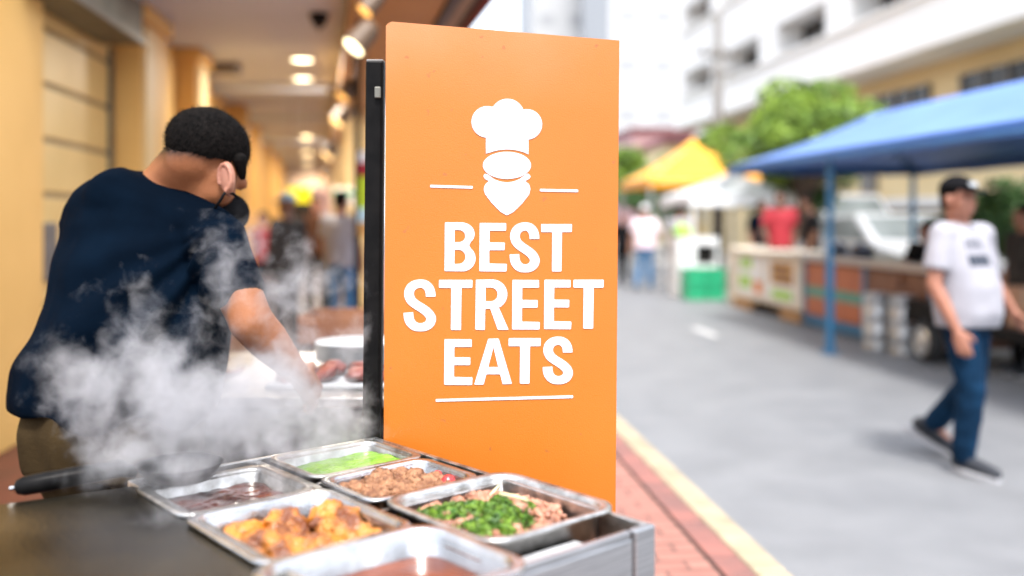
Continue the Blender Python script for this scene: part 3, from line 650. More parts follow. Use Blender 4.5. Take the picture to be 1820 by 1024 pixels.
# fried chicken
cl = ['fried chicken piece in the left corner of the chicken tray', 'big fried chicken piece near the front left of its tray', 'fried chicken piece lying at the front of the pile', 'tall fried chicken piece at the back of the pile', 'knobbly fried chicken piece at the right of the pile', 'fried chicken piece at the right front of the pile', 'small browned chicken piece between the two tallest ones', 'small fried chicken end against the right tray wall', 'fried chicken piece low at the back left', 'fried chicken piece near the front tray wall']
cp = [(.345, .515, .044, .034, .026), (.405, .478, .052, .040, .032), (.452, .425, .050, .036, .027), (.325, .415, .046, .036, .031), (.365, .345, .048, .040, .036), (.43, .352, .052, .040, .031), (.375, .43, .034, .028, .024), (.465, .335, .026, .022, .018), (.305, .47, .04, .03, .024), (.455, .482, .032, .028, .022)]
for i, (a, b, rx, ry, rz) in enumerate(cp):
    mb = MB(); lump(mb, C(a, b, -.046 + rz * .45), (rx, ry, rz), i * 3.7 + 1, .34, 1.5, sub=5)
    lump(mb, C(a + .02, b - .012, -.048 + rz * .5), (rx * .62, ry * .62, rz * .7), i * 2.1 + 9, .4, 1.9, sub=4)
    o = blob('chicken_piece', mb, M['chicken'], None, .0028, 1) if False else None
    me = remesh(mb, .0026, 1)
    for p_ in me.vertices: p_.co += p_.normal * (.0016 * noise.fractal(p_.co * 130, .8, 2, 4) * 1.6 + .003 * noise.noise(p_.co * 60))
    me.materials.clear(); me.materials.append(M['chicken']); tag(link('chicken_piece', me), cl[i], 'chicken', 'fried chicken pieces')
# minced meat lumps (uncountable) and two tomatoes
mb = MB(); rg = random.Random(3)
for i in range(130):
    a = rg.uniform(.21, .352); b = rg.uniform(.072, .238); k = rg.choice((.4, .5, .6, .8, 1.0, 1.25))
    lump(mb, C(a, b, -.030 + .012 * (1 - ((b - .15) / .1) ** 2) + rg.uniform(-.004, .010)), (.017 * k, .014 * k, .013 * k), i * 1.3, .62, 1.9, sub=3)
for i, (a, b, z) in enumerate(((.23, .11, .0), (.235, .085, -.004), (.29, .07, -.006), (.26, .10, .003), (.25, .165, .002), (.30, .10, -.002))): lump(mb, C(a, b, z - .012), (.021, .018, .017), i + 60, .4, 1.7, sub=3)
tag(mb.build('minced_meat', M['mince'], smooth=True), 'heap of crumbly brown minced meat in the middle tray', 'minced meat', kind='stuff')
for i, (a, b, r, lb) in enumerate(((.325, .068, .0145, 'round red tomato beside the minced meat'), (.275, .056, .010, 'small dark red chilli piece at the back of the minced meat tray'))):
    mb = MB(); lump(mb, C(a, b, -.010), (r * 1.05, r, r * .95), i, .06, 1, sub=4); t = mb.build('tomato' if i == 0 else 'chilli_piece', M['tomato'], smooth=True); tag(t, lb, 'tomato' if i == 0 else 'chilli')
# meat strips, herbs and sticks
mb = MB(); rg = random.Random(11)
def hh(a, b): return .006 + -.036 + .026 * max(0, 1 - ((a - .51) / .13) ** 2) * max(0, 1 - ((b - .125) / .125) ** 2)
for i in range(115):
    a = rg.uniform(.425, .632); b = rg.uniform(.01, .225); ang = rg.uniform(0, 3.1); L_ = rg.uniform(.012, .03)
    z = hh(a, b) + rg.uniform(-.004, .006); pts = []
    for k in range(5):
        s = (k / 4 - .5) * 2 * L_; w_ = .5 * L_ * math.sin(k * 1.1 + i)
        pts.append(C(a + math.cos(ang) * s - math.sin(ang) * w_ * .5, b + math.sin(ang) * s + math.cos(ang) * w_ * .5, z + .004 * math.sin(k * 1.7 + i * 2)))
    r = rg.uniform(.005, .009); mb.tube(pts, [r * .6, r, r * 1.1, r * .95, r * .5], 9)
    if i % 4 == 0: lump(mb, C(a, b, z), (.014, .012, .010), i, .45, 1.6, sub=3)
tag(mb.build('meat_strips', M['strips'], smooth=True), 'heap of pink brown stewed meat strips in the large tray', 'stewed meat', kind='stuff')
mb = MB(); rg = random.Random(5)
hb = [(.475, .218, .04, .02), (.50, .19, .035, .022), (.53, .165, .035, .026), (.565, .15, .042, .028), (.585, .185, .035, .025), (.55, .12, .03, .022), (.60, .215, .025, .018), (.52, .10, .02, .018), (.615, .17, .022, .014), (.45, .235, .025, .012), (.56, .07, .014, .012), (.60, .11, .013, .010)]
tot = sum(q[2] * q[3] for q in hb)
for a, b, ra, rb in hb:
    def fn(a=a, b=b, ra=ra, rb=rb):
        x, y = rg.gauss(0, .5), rg.gauss(0, .5); aa, bb = a + x * ra, b + y * ra
        aa = min(max(aa, .405), .648); bb = min(max(bb, -.012), .238)
        return C(aa, bb, hh(aa, bb) + .008 + max(0, rb * .55 * (1 - x * x - y * y)) * rg.uniform(.3, 1))
    mb.leaves(fn, int(5200 * ra * rb / tot), .0092, rng=rg)
tag(mb.build('chopped_herbs', M['herb']), 'scattered chopped green herbs over the stewed meat', 'herbs', kind='stuff')
for (a, b, z), (a2, b2, z2), lb in (((.455, .075, -.012), (.445, .035, .006), 'pale ginger stick poking up at the back of the meat tray'), ((.555, .13, .028), (.60, .105, .022), 'pale ginger stick lying across the herbs')):
    tag(MB().tube([C(a, b, z), C((a + a2) / 2 + .002, (b + b2) / 2, (z + z2) / 2 + .002), C(a2, b2, z2)], [.0028, .003, .0018], 8).build('ginger_stick', M['stick'], smooth=True), lb, 'ginger stick')

# ------------------------------------------------------------------ griddle table, pan and far table
g0, g1 = G(-190, 917, CTZ), G(262, 854, CTZ)
gd = (g1 - g0).normalized(); gn = V((gd.y, -gd.x, 0))
gt = thing('griddle_table', (g0 + g1) / 2 + gn * .4 - V((0, 0, .86)), 'dark steel griddle table to the left of the food counter', 'griddle')
w0 = g1; cA = C(.05, .60); cB = C(.86, .60)
mb = MB(); z1 = CTZ - .006
split0, split1 = G(-200, 1100, CTZ), G(330, 955, CTZ)
near0 = split0 + V((.1, -.45, 0))
mb = MB(); mb.prism([(p.x, p.y) for p in (g0, near0, C(.95, .5475) + V((-.1, -.15, 0)), C(.95, .5475), C(-.02, .5475), g1 + gd * .03)], z1 - .03, z1); mb.build('hot_plate', M['griddle'], gt, bevel=.003)
mb = MB(); mb.prism([(p.x, p.y) for p in (g0 + gn * .03, near0 + V((.02, .05, 0)), C(.9, .57) + V((-.1, -.12, 0)), C(.9, .57), C(.02, .57), g1 + gn * .03)], .45, z1 - .031); mb.build('body', M['griddle2'], gt)
for p in (g0 + gn * .08 + gd * .05, near0 + V((.08, .1, 0)), C(.1, .66), C(.8, .64)): MB().box((p.x, p.y, .285), (.04, .04, .33)).build('leg', M['black'], gt)
for i, (px, py, r) in enumerate(((285, 938, .016), (345, 965, .010), (362, 985, .008))):
    p = G(px, py, CTZ - .02); MB().lathe((p.x, p.y, CTZ - .0198), [(r, 0), (r * 1.1, .008), (r, .010), (r * .8, .004)], 16).build('glint_ring', M['griddle'], gt, smooth=True)  # small rings added to stand for a ring-like glint and droplets
# frying pan with a long black handle
h0, h1 = P(30, 866, 1.74), P(215, 832, 1.80)
dv = (h1 - h0).normalized(); pc = h1 + dv * .105; pc.z = CTZ + .001
fpn = thing('frying_pan', pc, 'black frying pan in the steam with its handle over the griddle edge', 'frying pan')
MB().lathe(pc, [(.055, -.0005), (.06, 0), (.078, .030), (.081, .030), (.063, .004), (.02, .002)], 32).build('pan_body', M['black'], fpn, smooth=True)
q = [h0 - dv * .004, h0, h0 + dv * .012, h0 + dv * .05, h0 + dv * .11, h1, V((pc.x, pc.y, CTZ + .027)) - dv * .076]
MB().tube(q, [.006, .013, .0175, .0185, .0175, .016, .010], 18).build('handle', M['black'], fpn, smooth=True)
MB().tube([h0 - dv * .012, h0 - dv * .002], .004, 10).build('hanging_stud', M['steel'], fpn)

bt = thing('serving_table', V((-.52, 3.1, .12)), 'back serving table with meat and plates behind the black post', 'table')
MB().box((-.55, 3.12, .965), (1.0, .9, .03)).build('table_top', M['steelworn'], bt, bevel=.004)
for x in (-1.0, -.1):
    for y in (2.72, 3.52): MB().box((x, y, .535), (.04, .04, .83)).build('leg', M['black'], bt)
MB().box((-.55, 3.12, .545), (.9, .78, .80)).build('cabinet', M['griddle2'], bt, bevel=.006)  # dark body added to darken the view beneath the table top
t = thing('meat_tray', (-.50, 2.92, .981), 'flat tray of raw red meat on the back serving table', 'tray')
MB().box((-.50, 2.92, .989), (.44, .28, .014)).build('tray', M['grey'], t, bevel=.004)
for i in range(7): mb = MB(); lump(mb, (-.66 + (i % 4) * .105, 2.85 + (i // 4) * .12, 1.016), (.055, .045, .022), i, .3, 1.3, sub=3); mb.build('meat_slice', M['rawred'], t, smooth=True)
t = thing('plate_stack', (-.53, 3.30, .98), 'stack of white plates on the back serving table', 'plates')
for i in range(5): MB().lathe((-.53, 3.30, .981 + i * .014), [(.09, 0), (.10, .002), (.15, .018), (.148, .02), (.09, .006)], 28).build('plate', M['grey'], t, smooth=True)
for i, (px, py, Y, lb) in enumerate(((618, 575, 4.6, 'reddish wooden crate stacked behind the serving table, higher one'), (615, 632, 4.6, 'dark wooden crate under the reddish crate behind the serving table'))):
    p = P(px, py, Y); t = thing('wooden_crate', (p.x, p.y, p.z - .075), lb, 'crate'); m = (M['rust'], M['brownpants'])[i]
    mb = MB(); mb.box(p + V((0, 0, -.066)), (.40, .4, .016))
    for k in range(2):
        for s in (-1, 1): mb.box(p + V((s * .19, 0, -.03 + k * .06)), (.014, .4, .05)); mb.box(p + V((0, s * .19, -.03 + k * .06)), (.364, .014, .05))
    mb.build('slats', m, t, bevel=.002)
p = P(615, 666, 4.6); t = thing('low_table', (p.x, 4.6, .12), 'low dark table carrying the wooden crates', 'table')
MB().box((p.x, 4.6, p.z - .01), (.9, .6, .03)).build('table_top', M['rust'], t)
for sx in (-.4, .4):
    for sy in (-.25, .25): MB().box((p.x + sx, 4.6 + sy, (p.z - .025 + .12) / 2), (.04, .04, p.z - .025 - .12)).build('leg', M['black'], t)

# ------------------------------------------------------------------ people
def hand(mb, w, d, side, s=1.0, curl=.35):
    """palm and five curled fingers from wrist w along d; side = direction of the thumb"""
    d = d.normalized(); side = (side - d * side.dot(d)).normalized(); nrm = d.cross(side).normalized()
    q = Matrix((side, d, nrm)).transposed()
    mb.capsule(w, .026 * s, w + d * .03 * s, .028 * s)
    mb.ell(w + d * .055 * s, (.042 * s, .05 * s, .017 * s), q)
    for k, (o, l) in enumerate(((.030, .075), (.010, .085), (-.011, .078), (-.031, .060))):
        a = w + d * .088 * s + side * o * s; dd = d + side * o * 1.2; c = curl + .08 * k
        b = a + dd.normalized() * l * .45 * s - nrm * l * .2 * c * s
        e_ = b + (dd.normalized() * (1 - c * .5) - nrm * c * 1.3).normalized() * l * .33 * s
        f_ = e_ + (dd.normalized() * (1 - c) - nrm * c * 2).normalized() * l * .25 * s
        mb.capsule(a - d * .02 * s, .0105 * s, b, .0098 * s, 10); mb.capsule(b, .0095 * s, e_, .0088 * s, 10); mb.capsule(e_, .0088 * s, f_, .0075 * s, 10)
    a = w + d * .03 * s + side * .028 * s; b = a + (d * .7 + side * .8 - nrm * .25).normalized() * .042 * s; e_ = b + (d + side * .25 - nrm * .4).normalized() * .034 * s
    mb.capsule(a, .015 * s, b, .0118 * s, 10); mb.capsule(b, .0115 * s, e_, .0088 * s, 10)

def human(label, loc, rz, Ht=1.72, shirt='tee', legs='denim', skin='skin', hair='hair', cap=None, J=None, vox=.012, group=None,
          wide=1.0, sleeve='short', face=None, belly=0., apron=None, legw=1.0, pr=None, shirtdisp=None):
    k = Ht / 1.72
    j = dict(head=(0, .02, 1.60), neck=(0, 0, 1.45), pel=(0, 0, .93),
             shR=(.185, 0, 1.395), elR=(.23, -.01, 1.11), wrR=(.22, .10, .88), shL=(-.185, 0, 1.395), elL=(-.23, -.01, 1.11), wrL=(-.22, .10, .88),
             hipR=(.09, 0, .90), knR=(.10, .02, .49), anR=(.11, -.02, .09), toeR=(.13, .19, .035), hipL=(-.09, 0, .90), knL=(-.10, .02, .49), anL=(-.11, -.02, .09), toeL=(-.13, .19, .035))
    j.update(J or {}); j = {a: V(b) * k for a, b in j.items()}
    t = thing('person', loc, label, 'person', group, rz)
    hd = j['head']; fd = V(face or (0, 1, 0)).normalized(); side = fd.cross(V((0, 0, 1))).normalized(); up = side.cross(fd).normalized()
    hm = Matrix((side, fd, up)).transposed()
    def h(x, y, z): return hd + hm @ V((x, y, z)) * k
    mb = MB(); e = lambda c, r: mb.ell(c, tuple(x * k for x in r), hm)
    e(h(0, -.012, .03), (.077, .095, .092)); e(h(0, .028, -.035), (.060, .066, .085)); e(h(0, .055, -.085), (.036, .034, .028))
    mb.capsule(h(0, .09, .012), .011 * k, h(0, .108, -.030), .0155 * k, 10); e(h(0, .085, -.065), (.024, .015, .012))
    e(h(0, .078, .032), (.056, .018, .012))
    for s in (-1, 1): e(h(.079 * s, -.005, -.012), (.012, .022, .033)); e(h(.042 * s, .062, -.03), (.025, .022, .022))
    mb.capsule(h(0, -.02, -.06), .054 * k, j['neck'], .062 * k)
    T = j['pel']; Nk = j['neck']; ax = (j['shR'] - j['shL']).normalized(); fw = V((0, 0, 1)).cross(ax).normalized()
    def sec(f, a, b, off=0.): return (T.lerp(Nk, f) + fw * off, ax * a * k, fw * b * k)
    mb.eloft([sec(-.1, .13, .09), sec(.2, .125, .085), sec(.6, .15, .09), sec(.85, .16, .08), sec(1, .08, .06)])
    for s in 'RL':
        sh, el, wr = j['sh' + s], j['el' + s], j['wr' + s]
        mb.capsule(sh, .054 * k, el, .041 * k); mb.capsule(el, .041 * k, el.lerp(wr, .35), .043 * k); mb.capsule(el.lerp(wr, .35), .043 * k, wr, .027 * k)
        dd = (wr - el).normalized() * .6 + V((0, .1, -.5)); hand(mb, wr, dd, V((0, 1, .1)) - ax * (.5 if s == 'R' else -.5), k)
        mb.capsule(j['hip' + s], .07 * k, j['kn' + s], .045 * k); mb.capsule(j['kn' + s], .045 * k, j['an' + s], .033 * k); mb.capsule(j['an' + s], .033 * k, j['toe' + s], .028 * k)
    blob('body', mb, M[skin], t, min(vox, .0085), 2)
    for s in (-1, 1): MB().ell(h(.031 * s, .079, .008), (.014 * k, .008 * k, .007 * k), hm, 12, rg=8).build('eye', M['eye'], t, smooth=True, world=False)
    MB().ell(h(0, .098, -.066), (.023 * k, .007 * k, .006 * k), hm, 12, rg=8).build('mouth', M['lip'], t, smooth=True, world=False)
    # shirt
    mb = MB(); w_ = wide
    mb.eloft([sec(-.16, .172 * w_, .125 + belly * .6, belly * .35), sec(.0, .170 * w_, .13 + belly, belly * .6), sec(.3, .168 * w_, .13 + belly, belly * .6), sec(.6, .182 * w_, .13 + belly * .4, belly * .2), sec(.80, .195 * w_, .122), sec(.9, .17 * w_, .10), sec(.985, .085, .075)])
    for s in 'RL':
        sh, el, wr = j['sh' + s], j['el' + s], j['wr' + s]; n0 = Nk.lerp(sh, .35)
        mb.capsule(n0 - V((0, 0, .045 * k)), .07 * k, sh - V((0, 0, .012)), .078 * k)
        end = sh.lerp(el, .72) if sleeve == 'short' else wr
        def cs(p, d, r): d = d.normalized(); a = d.cross(fw).normalized(); return (p, a * r * k, d.cross(a).normalized() * r * k)
        d1 = el - sh
        if sleeve == 'short': mb.eloft([cs(sh + d1 * .02, d1, .075), cs(sh.lerp(el, .4), d1, .073), cs(end, d1, .075)])
        else: mb.capsule(sh, .076 * k, el, .060 * k); mb.capsule(el, .060 * k, wr.lerp(el, .06), .042 * k)
    blob('shirt', mb, M[shirt] if isinstance(shirt, str) else shirt, t, vox, 4, disp=shirtdisp or (lambda p, n: .006 * noise.noise(p * 9) + .004 * noise.noise(V((p.x * 16, p.y * 16, p.z * 5)))))
    # trousers
    mb = MB(); hc = (j['hipR'] + j['hipL']) / 2
    mb.eloft([(hc + V((0, 0, .09 * k)), ax * .152 * k * min(w_, 1.12), fw * .115 * k), (hc + V((0, 0, -.02 * k)), ax * .168 * k * min(w_, 1.12), fw * .125 * k), (hc + V((0, 0, -.09 * k)), ax * .14 * k, fw * .10 * k)])
    for s in 'RL':
        a, b, c = j['hip' + s], j['kn' + s], j['an' + s]
        w2 = k * legw; mb.capsule(a, .090 * w2, a.lerp(b, .5), .083 * w2); mb.capsule(a.lerp(b, .5), .083 * w2, b, .069 * w2); mb.capsule(b, .069 * w2, b.lerp(c, .6), .064 * w2); mb.capsule(b.lerp(c, .6), .064 * w2, c + (b - c).normalized() * .015, .058 * w2)
    blob('trousers', mb, M[legs], t, vox, 3, disp=lambda p, n: .005 * noise.noise(p * 14))
    for s in 'RL':
        a, b = j['an' + s], j['toe' + s]; d = (b - a); d2 = d.normalized(); heel = a - V((d2.x, d2.y, 0)) * .03 * k
        hz = V((0, 0, -.045 * k)) if d.z > -.12 else (V((-d2.x * .2, -d2.y * .2, -.03)) * k)
        mb = MB(); mb.capsule(heel + hz * .5, .045 * k, a + hz * .3, .046 * k); mb.capsule(a + hz * .3, .045 * k, b, .037 * k); mb.capsule(heel + hz * .6, .038 * k, b - V((0, 0, .006)), .034 * k)
        me = blob('shoe', mb, M['shoe'], t, .009, 2)
        so = MB(); pl = (b - (heel + hz)).normalized(); sd_ = pl.cross(V((0, 0, 1))).normalized(); un = sd_.cross(pl)
        ln = (b - heel - hz).length + .075 * k; c0 = (heel + hz + b) / 2 - un * .028 * k
        so.rings([[c0 + pl * (math.cos(2 * math.pi * i / 20) * ln / 2) + sd_ * (math.sin(2 * math.pi * i / 20) * .047 * k) + un * z for i in range(20)] for z in (-.010 * k, .012 * k)])
        so.build('sole', M['sole'], me, world=False)
    if hair:
        mb = MB(); mb.ell(h(0, -.022, .045), (.084 * k, .098 * k, .090 * k), hm); mb.ell(h(0, -.05, -.01), (.072 * k, .06 * k, .07 * k), hm)
        blob('hair', mb, M[hair], t, .008, 1, disp=lambda p, n: .004 * noise.noise(p * 60))
    if cap:
        mb = MB(); rs = []
        for q in range(0, 7):
            a = R(q * 14); rs.append([h(.091 * math.cos(a) * math.cos(2 * math.pi * i / 24), -.012 + .110 * math.cos(a) * math.sin(2 * math.pi * i / 24), .055 + .085 * math.sin(a)) for i in range(24)])
        cpo = mb.rings(rs).build('cap', M[cap], t, smooth=True, world=False)
        mb = MB(); lo_, hi_ = [], []
        for i in range(13):
            a = math.pi * i / 12; x, y = .075 * math.cos(a), .075 + .105 * math.sin(a) ** .7
            lo_.append(h(x, y, .050 - .02 * math.sin(a))); hi_.append(h(x, y, .057 - .02 * math.sin(a)))
        mb.hull(lo_, hi_); mb.build('brim', M[cap], cpo, world=False)
        if pr: MB().box(h(0, .099, .083), (.062 * k, .008, .028 * k), hm @ Matrix.Rotation(R(32), 3, 'X')).build('cap_patch', M['grey'], cpo, world=False, bevel=.003)
    if apron:
        mb = MB(); mb.eloft([(T + V((0, 0, -.02)), ax * .185 * k, fw * .15 * k), (T + V((0, 0, .14)), ax * .183 * k, fw * .148 * k)]); mb.build('apron_band', M[apron], t, smooth=True, world=False)
    return t

# the man walking along the road
wl = V((2.655, 5.62, 0)); hx, hy = .56, -.83
tee = M['tee'].copy(); tee.name = 'printed_white_cotton'
nt = tee.node_tree; b_ = nt.nodes['Principled BSDF']; L = nt.links.new
srcc = b_.inputs['Base Color'].links[0].from_socket; tc = nt.nodes.new('ShaderNodeTexCoord'); sx = nt.nodes.new('ShaderNodeSeparateXYZ'); L(tc.outputs['Object'], sx.inputs[0])
def rngm(sock, a, b, edge=.003):
    m1 = nt.nodes.new('ShaderNodeMapRange'); m1.inputs['From Min'].default_value = a; m1.inputs['From Max'].default_value = a + edge; L(sock, m1.inputs['Value'])
    m2 = nt.nodes.new('ShaderNodeMapRange'); m2.inputs['From Min'].default_value = b; m2.inputs['From Max'].default_value = b - edge; L(sock, m2.inputs['Value'])
    q = nt.nodes.new('ShaderNodeMath'); q.operation = 'MULTIPLY'; L(m1.outputs[0], q.inputs[0]); L(m2.outputs[0], q.inputs[1]); return q.outputs[0]
def mth(op, a, b):
    q = nt.nodes.new('ShaderNodeMath'); q.operation = op
    for i, s in enumerate((a, b)):
        if isinstance(s, (int, float)): q.inputs[i].default_value = s
        else: L(s, q.inputs[i])
    return q.outputs[0]
front = rngm(sx.outputs['Y'], .02, 9)
bars = mth('GREATER_THAN', mth('FRACT', mth('MULTIPLY', sx.outputs['X'], 26.0), 0.0), .38)
row1 = mth('MULTIPLY', mth('MULTIPLY', rngm(sx.outputs['X'], .0, .15), rngm(sx.outputs['Z'], 1.30, 1.365)), bars)
row2 = mth('MULTIPLY', mth('MULTIPLY', rngm(sx.outputs['X'], -.03, .16), rngm(sx.outputs['Z'], 1.205, 1.272)), mth('MAXIMUM', bars, .75))
pm = mth('MULTIPLY', mth('MAXIMUM', mth('MULTIPLY', row1, .8), row2), front)
mxx = nt.nodes.new('ShaderNodeMix'); mxx.data_type = 'RGBA'; L(pm, mxx.inputs['Factor']); L(srcc, mxx.inputs['A']); mxx.inputs['B'].default_value = (.006, .014, .03, 1); L(mxx.outputs['Result'], b_.inputs['Base Color'])
human('man in a white printed t-shirt, dark cap and blue jeans walking along the road', wl, math.atan2(-hx, hy), 1.72, tee, 'denim', 'skin2', 'hair', 'blackcloth', vox=.011, wide=1.36, belly=.045, pr=True, legw=1.14, face=(.16, .98, -.03),
      J=dict(head=(.055, .0, 1.595), neck=(.02, -.02, 1.45), shR=(.215, .0, 1.40), elR=(.285, -.01, 1.10), wrR=(.255, .11, .85), shL=(-.215, -.02, 1.39), elL=(-.37, -.06, 1.13), wrL=(-.46, .04, .92),
             hipR=(.085, .02, .90), knR=(.09, .10, .50), anR=(.09, .05, .10), toeR=(.085, .235, .04), hipL=(-.085, 0, .90), knL=(-.14, -.03, .50), anL=(-.22, -.33, .19), toeL=(-.235, -.20, .045)))

bys = 'people around the market stalls'
def stand(px, Y, zf=0.0): p = P(px, 388, Y); return V((p.x, p.y, zf))
human('person in white hat, pinkish shirt and blue jeans seen from behind under the yellow tent', stand(1146, 19.6), R(-12), 1.74, 'pinkshirt', 'lightdenim', 'skin', None, 'whitecanvas', vox=.02, group=bys, wide=1.25, J=dict(elR=(.27, .02, 1.12), wrR=(.18, .25, 1.05), elL=(-.27, .02, 1.12), wrL=(-.2, .22, 1.0), anL=(-.16, -.1, .09), toeL=(-.18, .12, .035)))
human('person in white shirt, yellow waist apron and brown trousers beside the green crates', stand(1208, 19.4), R(-30), 1.76, 'tee', 'brownpants', 'skin', 'hair', None, vox=.02, group=bys, wide=1.25, apron='yellowcanvas', J=dict(elR=(.27, .02, 1.12), wrR=(.16, .28, 1.1)))
human('person in dark clothes partly hidden behind the right edge of the orange sign', stand(1106, 21), R(160), 1.6, 'blackcloth', 'blackcloth', 'skin', 'hair', None, vox=.02, group=bys)
human('man in a red sleeveless shirt standing behind the poster stall', stand(1387, 15.6, .1), R(150), 1.82, 'red', 'brownpants', 'skin3', 'hair', None, vox=.02, group=bys, wide=1.1, sleeve='short', J=dict(elR=(.25, .05, 1.12), wrR=(.15, .25, 1.0)))
human('person in a dark shirt with brown skin talking beside the man in red', stand(1443, 15.2, .1), R(80), 1.72, 'blackcloth', 'blackcloth', 'skin3', 'hair', None, vox=.02, group=bys, wide=1.2, J=dict(head=(-.0, .08, 1.62)))
human('person in navy standing behind the man in red', stand(1353, 16.6, .1), R(200), 1.70, 'navy', 'denim', 'skin3', 'hair', None, vox=.02, group=bys)
human('person in black leaning on the trailer behind the walking man', stand(1646, 10.7), R(120), 1.44, 'blackcloth', 'blackcloth', 'skin', 'hair', None, vox=.02, group=bys, wide=1.3, J=dict(elR=(.25, .1, 1.12), wrR=(.18, .3, 1.0)))
human('person in dark clothes at the right edge behind the walking man', stand(1822, 9.0), R(100), 1.6, 'darkjacket', 'blackcloth', 'skin', 'hair', None, vox=.02, group=bys, wide=1.25)
wk = 'people in the arcade walkway'
human('person in a dark jacket and light blue cap standing in the walkway', stand(512, 9.6, .12), R(60), 1.60, 'darkjacket', 'darkjacket', 'skin3', None, 'capblue', vox=.018, group=wk, wide=1.2, sleeve='long', J=dict(elR=(.25, .05, 1.12), wrR=(.15, .3, 1.1)))
human('person in a white shirt and light blue trousers in the walkway by the coloured banner', stand(606, 10.6, .12), R(-20), 1.66, 'tee', 'lightdenim', 'skin2', 'hair', None, vox=.018, group=wk, wide=1.25)
human('person in a red top by the yellow wall far down the walkway', stand(468, 14, .12), R(150), 1.45, 'red', 'denim', 'skin2', 'hair', None, vox=.02, group=wk)
human('person in a brown top between the white shirt and the dark jacket', stand(563, 13.5, .12), R(180), 1.66, 'brownpants', 'darkjacket', 'skin2', 'hair', None, vox=.02, group=wk)

# the vendor bending over the far table, seen from behind
vn = thing('person', P(205, 388, 2.5) * 1.0 - V((0, 0, H - .12)), 'food vendor in a navy t-shirt and black face mask bending away over the hot counter', 'person')
rv = V((.93, -.37, 0)); fv = V((.37, .93, 0))
def vs(x, y, Y, hw, d): k = Y / F; return (P(x, y, Y), rv * (hw * k / rv.x), fv * d)
mb = MB()
mb.eloft([vs(204, 729, 2.46, 190, .20), vs(207, 700, 2.46, 186, .205), vs(222, 640, 2.47, 176, .21), vs(238, 570, 2.48, 166, .205), vs(248, 500, 2.50, 160, .19), vs(255, 440, 2.52, 156, .17), vs(253, 400, 2.53, 150, .15), vs(246, 368, 2.54, 136, .13), vs(236, 342, 2.55, 108, .115), vs(234, 320, 2.55, 72, .095), vs(240, 303, 2.555, 34, .07)])
sh, el, wr = P(378, 432, 2.40), P(446, 572, 2.33), P(532, 668, 2.42)
mb.capsule(P(300, 372, 2.50), .085, P(372, 425, 2.42), .083); mb.capsule(P(214, 356, 2.50), .090, P(345, 418, 2.45), .086); mb.capsule(P(190, 378, 2.56), .085, P(168, 405, 2.60), .085)
d1 = (P(424, 535, 2.34) - sh); a_ = d1.normalized().cross(fv).normalized(); b__ = d1.normalized().cross(a_)
mb.eloft([(sh - d1 * .1, a_ * .085, b__ * .085), (sh + d1 * .5, a_ * .072, b__ * .08), (sh + d1 * 1.02, a_ * .064, b__ * .072)])
shL, elL, wrL = P(170, 405, 2.62), P(235, 540, 2.84), P(330, 640, 2.85)
mb.capsule(shL, .08, shL.lerp(elL, .7), .07)
def folds(p, n):
    d = (p - P(400, 395, 2.4)); ang = math.atan2(d.z, d.x); r_ = d.length
    f = .020 * math.sin(ang * 17 + 2.2 * noise.noise(p * 5)) * min(1, r_ * 3.2) * math.exp(-((ang + 2.0) / .75) ** 2)
    f += .010 * math.sin(p.x * 38 + 3 * noise.noise(p * 4)) * max(0, min(1, (1.32 - p.z) * 4)) * (.5 + .5 * noise.noise(p * 3))
    return f + .010 * noise.noise(p * 6) + .004 * noise.noise(p * 14)
so = blob('shirt', mb, M['navy'], vn, .0085, 5, world=True, disp=folds)
hd = P(366, 268, 2.47); fd = V((.78, .40, -.48)).normalized(); side = V((.42, -.90, -.08)); side = (side - fd * side.dot(fd)).normalized(); up = side.cross(fd).normalized()
if up.z < 0: up = -up
hm = Matrix((side, fd, up)).transposed()
def hp(x, y, z): return hd + hm @ V((x, y, z))
mb = MB(); e = lambda c, r: mb.ell(c, r, hm)
e(hp(0, 0, .012), (.083, .104, .088)); e(hp(0, .045, -.055), (.064, .062, .080)); e(hp(0, .07, -.10), (.04, .036, .03)); e(hp(0, .11, -.03), (.016, .03, .022)); e(hp(.05, .06, -.04), (.028, .04, .05))
mb.capsule(P(285, 355, 2.55), .088, P(335, 318, 2.51), .080); mb.capsule(P(335, 318, 2.51), .080, hp(.0, -.02, -.04), .070); mb.capsule(P(335, 350, 2.51), .07, P(388, 338, 2.46), .045)
mb.capsule(P(312, 322, 2.53), .078, hp(0, -.01, -.03), .078)
mb.eloft([vs(205, 760, 2.46, 120, .13), vs(230, 620, 2.48, 115, .13), vs(250, 480, 2.51, 110, .11), vs(265, 380, 2.54, 70, .08)])
mb.capsule(sh, .06, el, .050); mb.capsule(P(420, 500, 2.35), .053, el, .054); mb.capsule(el, .054, el.lerp(wr, .35), .051); mb.capsule(el.lerp(wr, .35), .051, wr, .030)
hand(mb, wr, P(560, 700, 2.50) - wr, V((.2, .8, .5)), 1.1, .5)
mb.capsule(shL, .06, elL, .05); mb.capsule(elL, .05, wrL, .03); hand(mb, wrL, V((.6, .3, -.4)), V((.3, -.6, .5)), 1.1, .5)
base = vn.location
for s, x in ((1, .12), (-1, -.12)):
    hp_ = P(205, 700, 2.46) + rv * x; kn = V((hp_.x + .03, hp_.y + .05, .62)); an = V((hp_.x, hp_.y, .21)); mb.capsule(hp_, .08, kn, .055); mb.capsule(kn, .055, an, .04); mb.capsule(an, .04, an + fv * .17 - V((0, 0, .05)), .032)
blob('body', mb, M['vskin'], vn, .0075, 8, world=True)
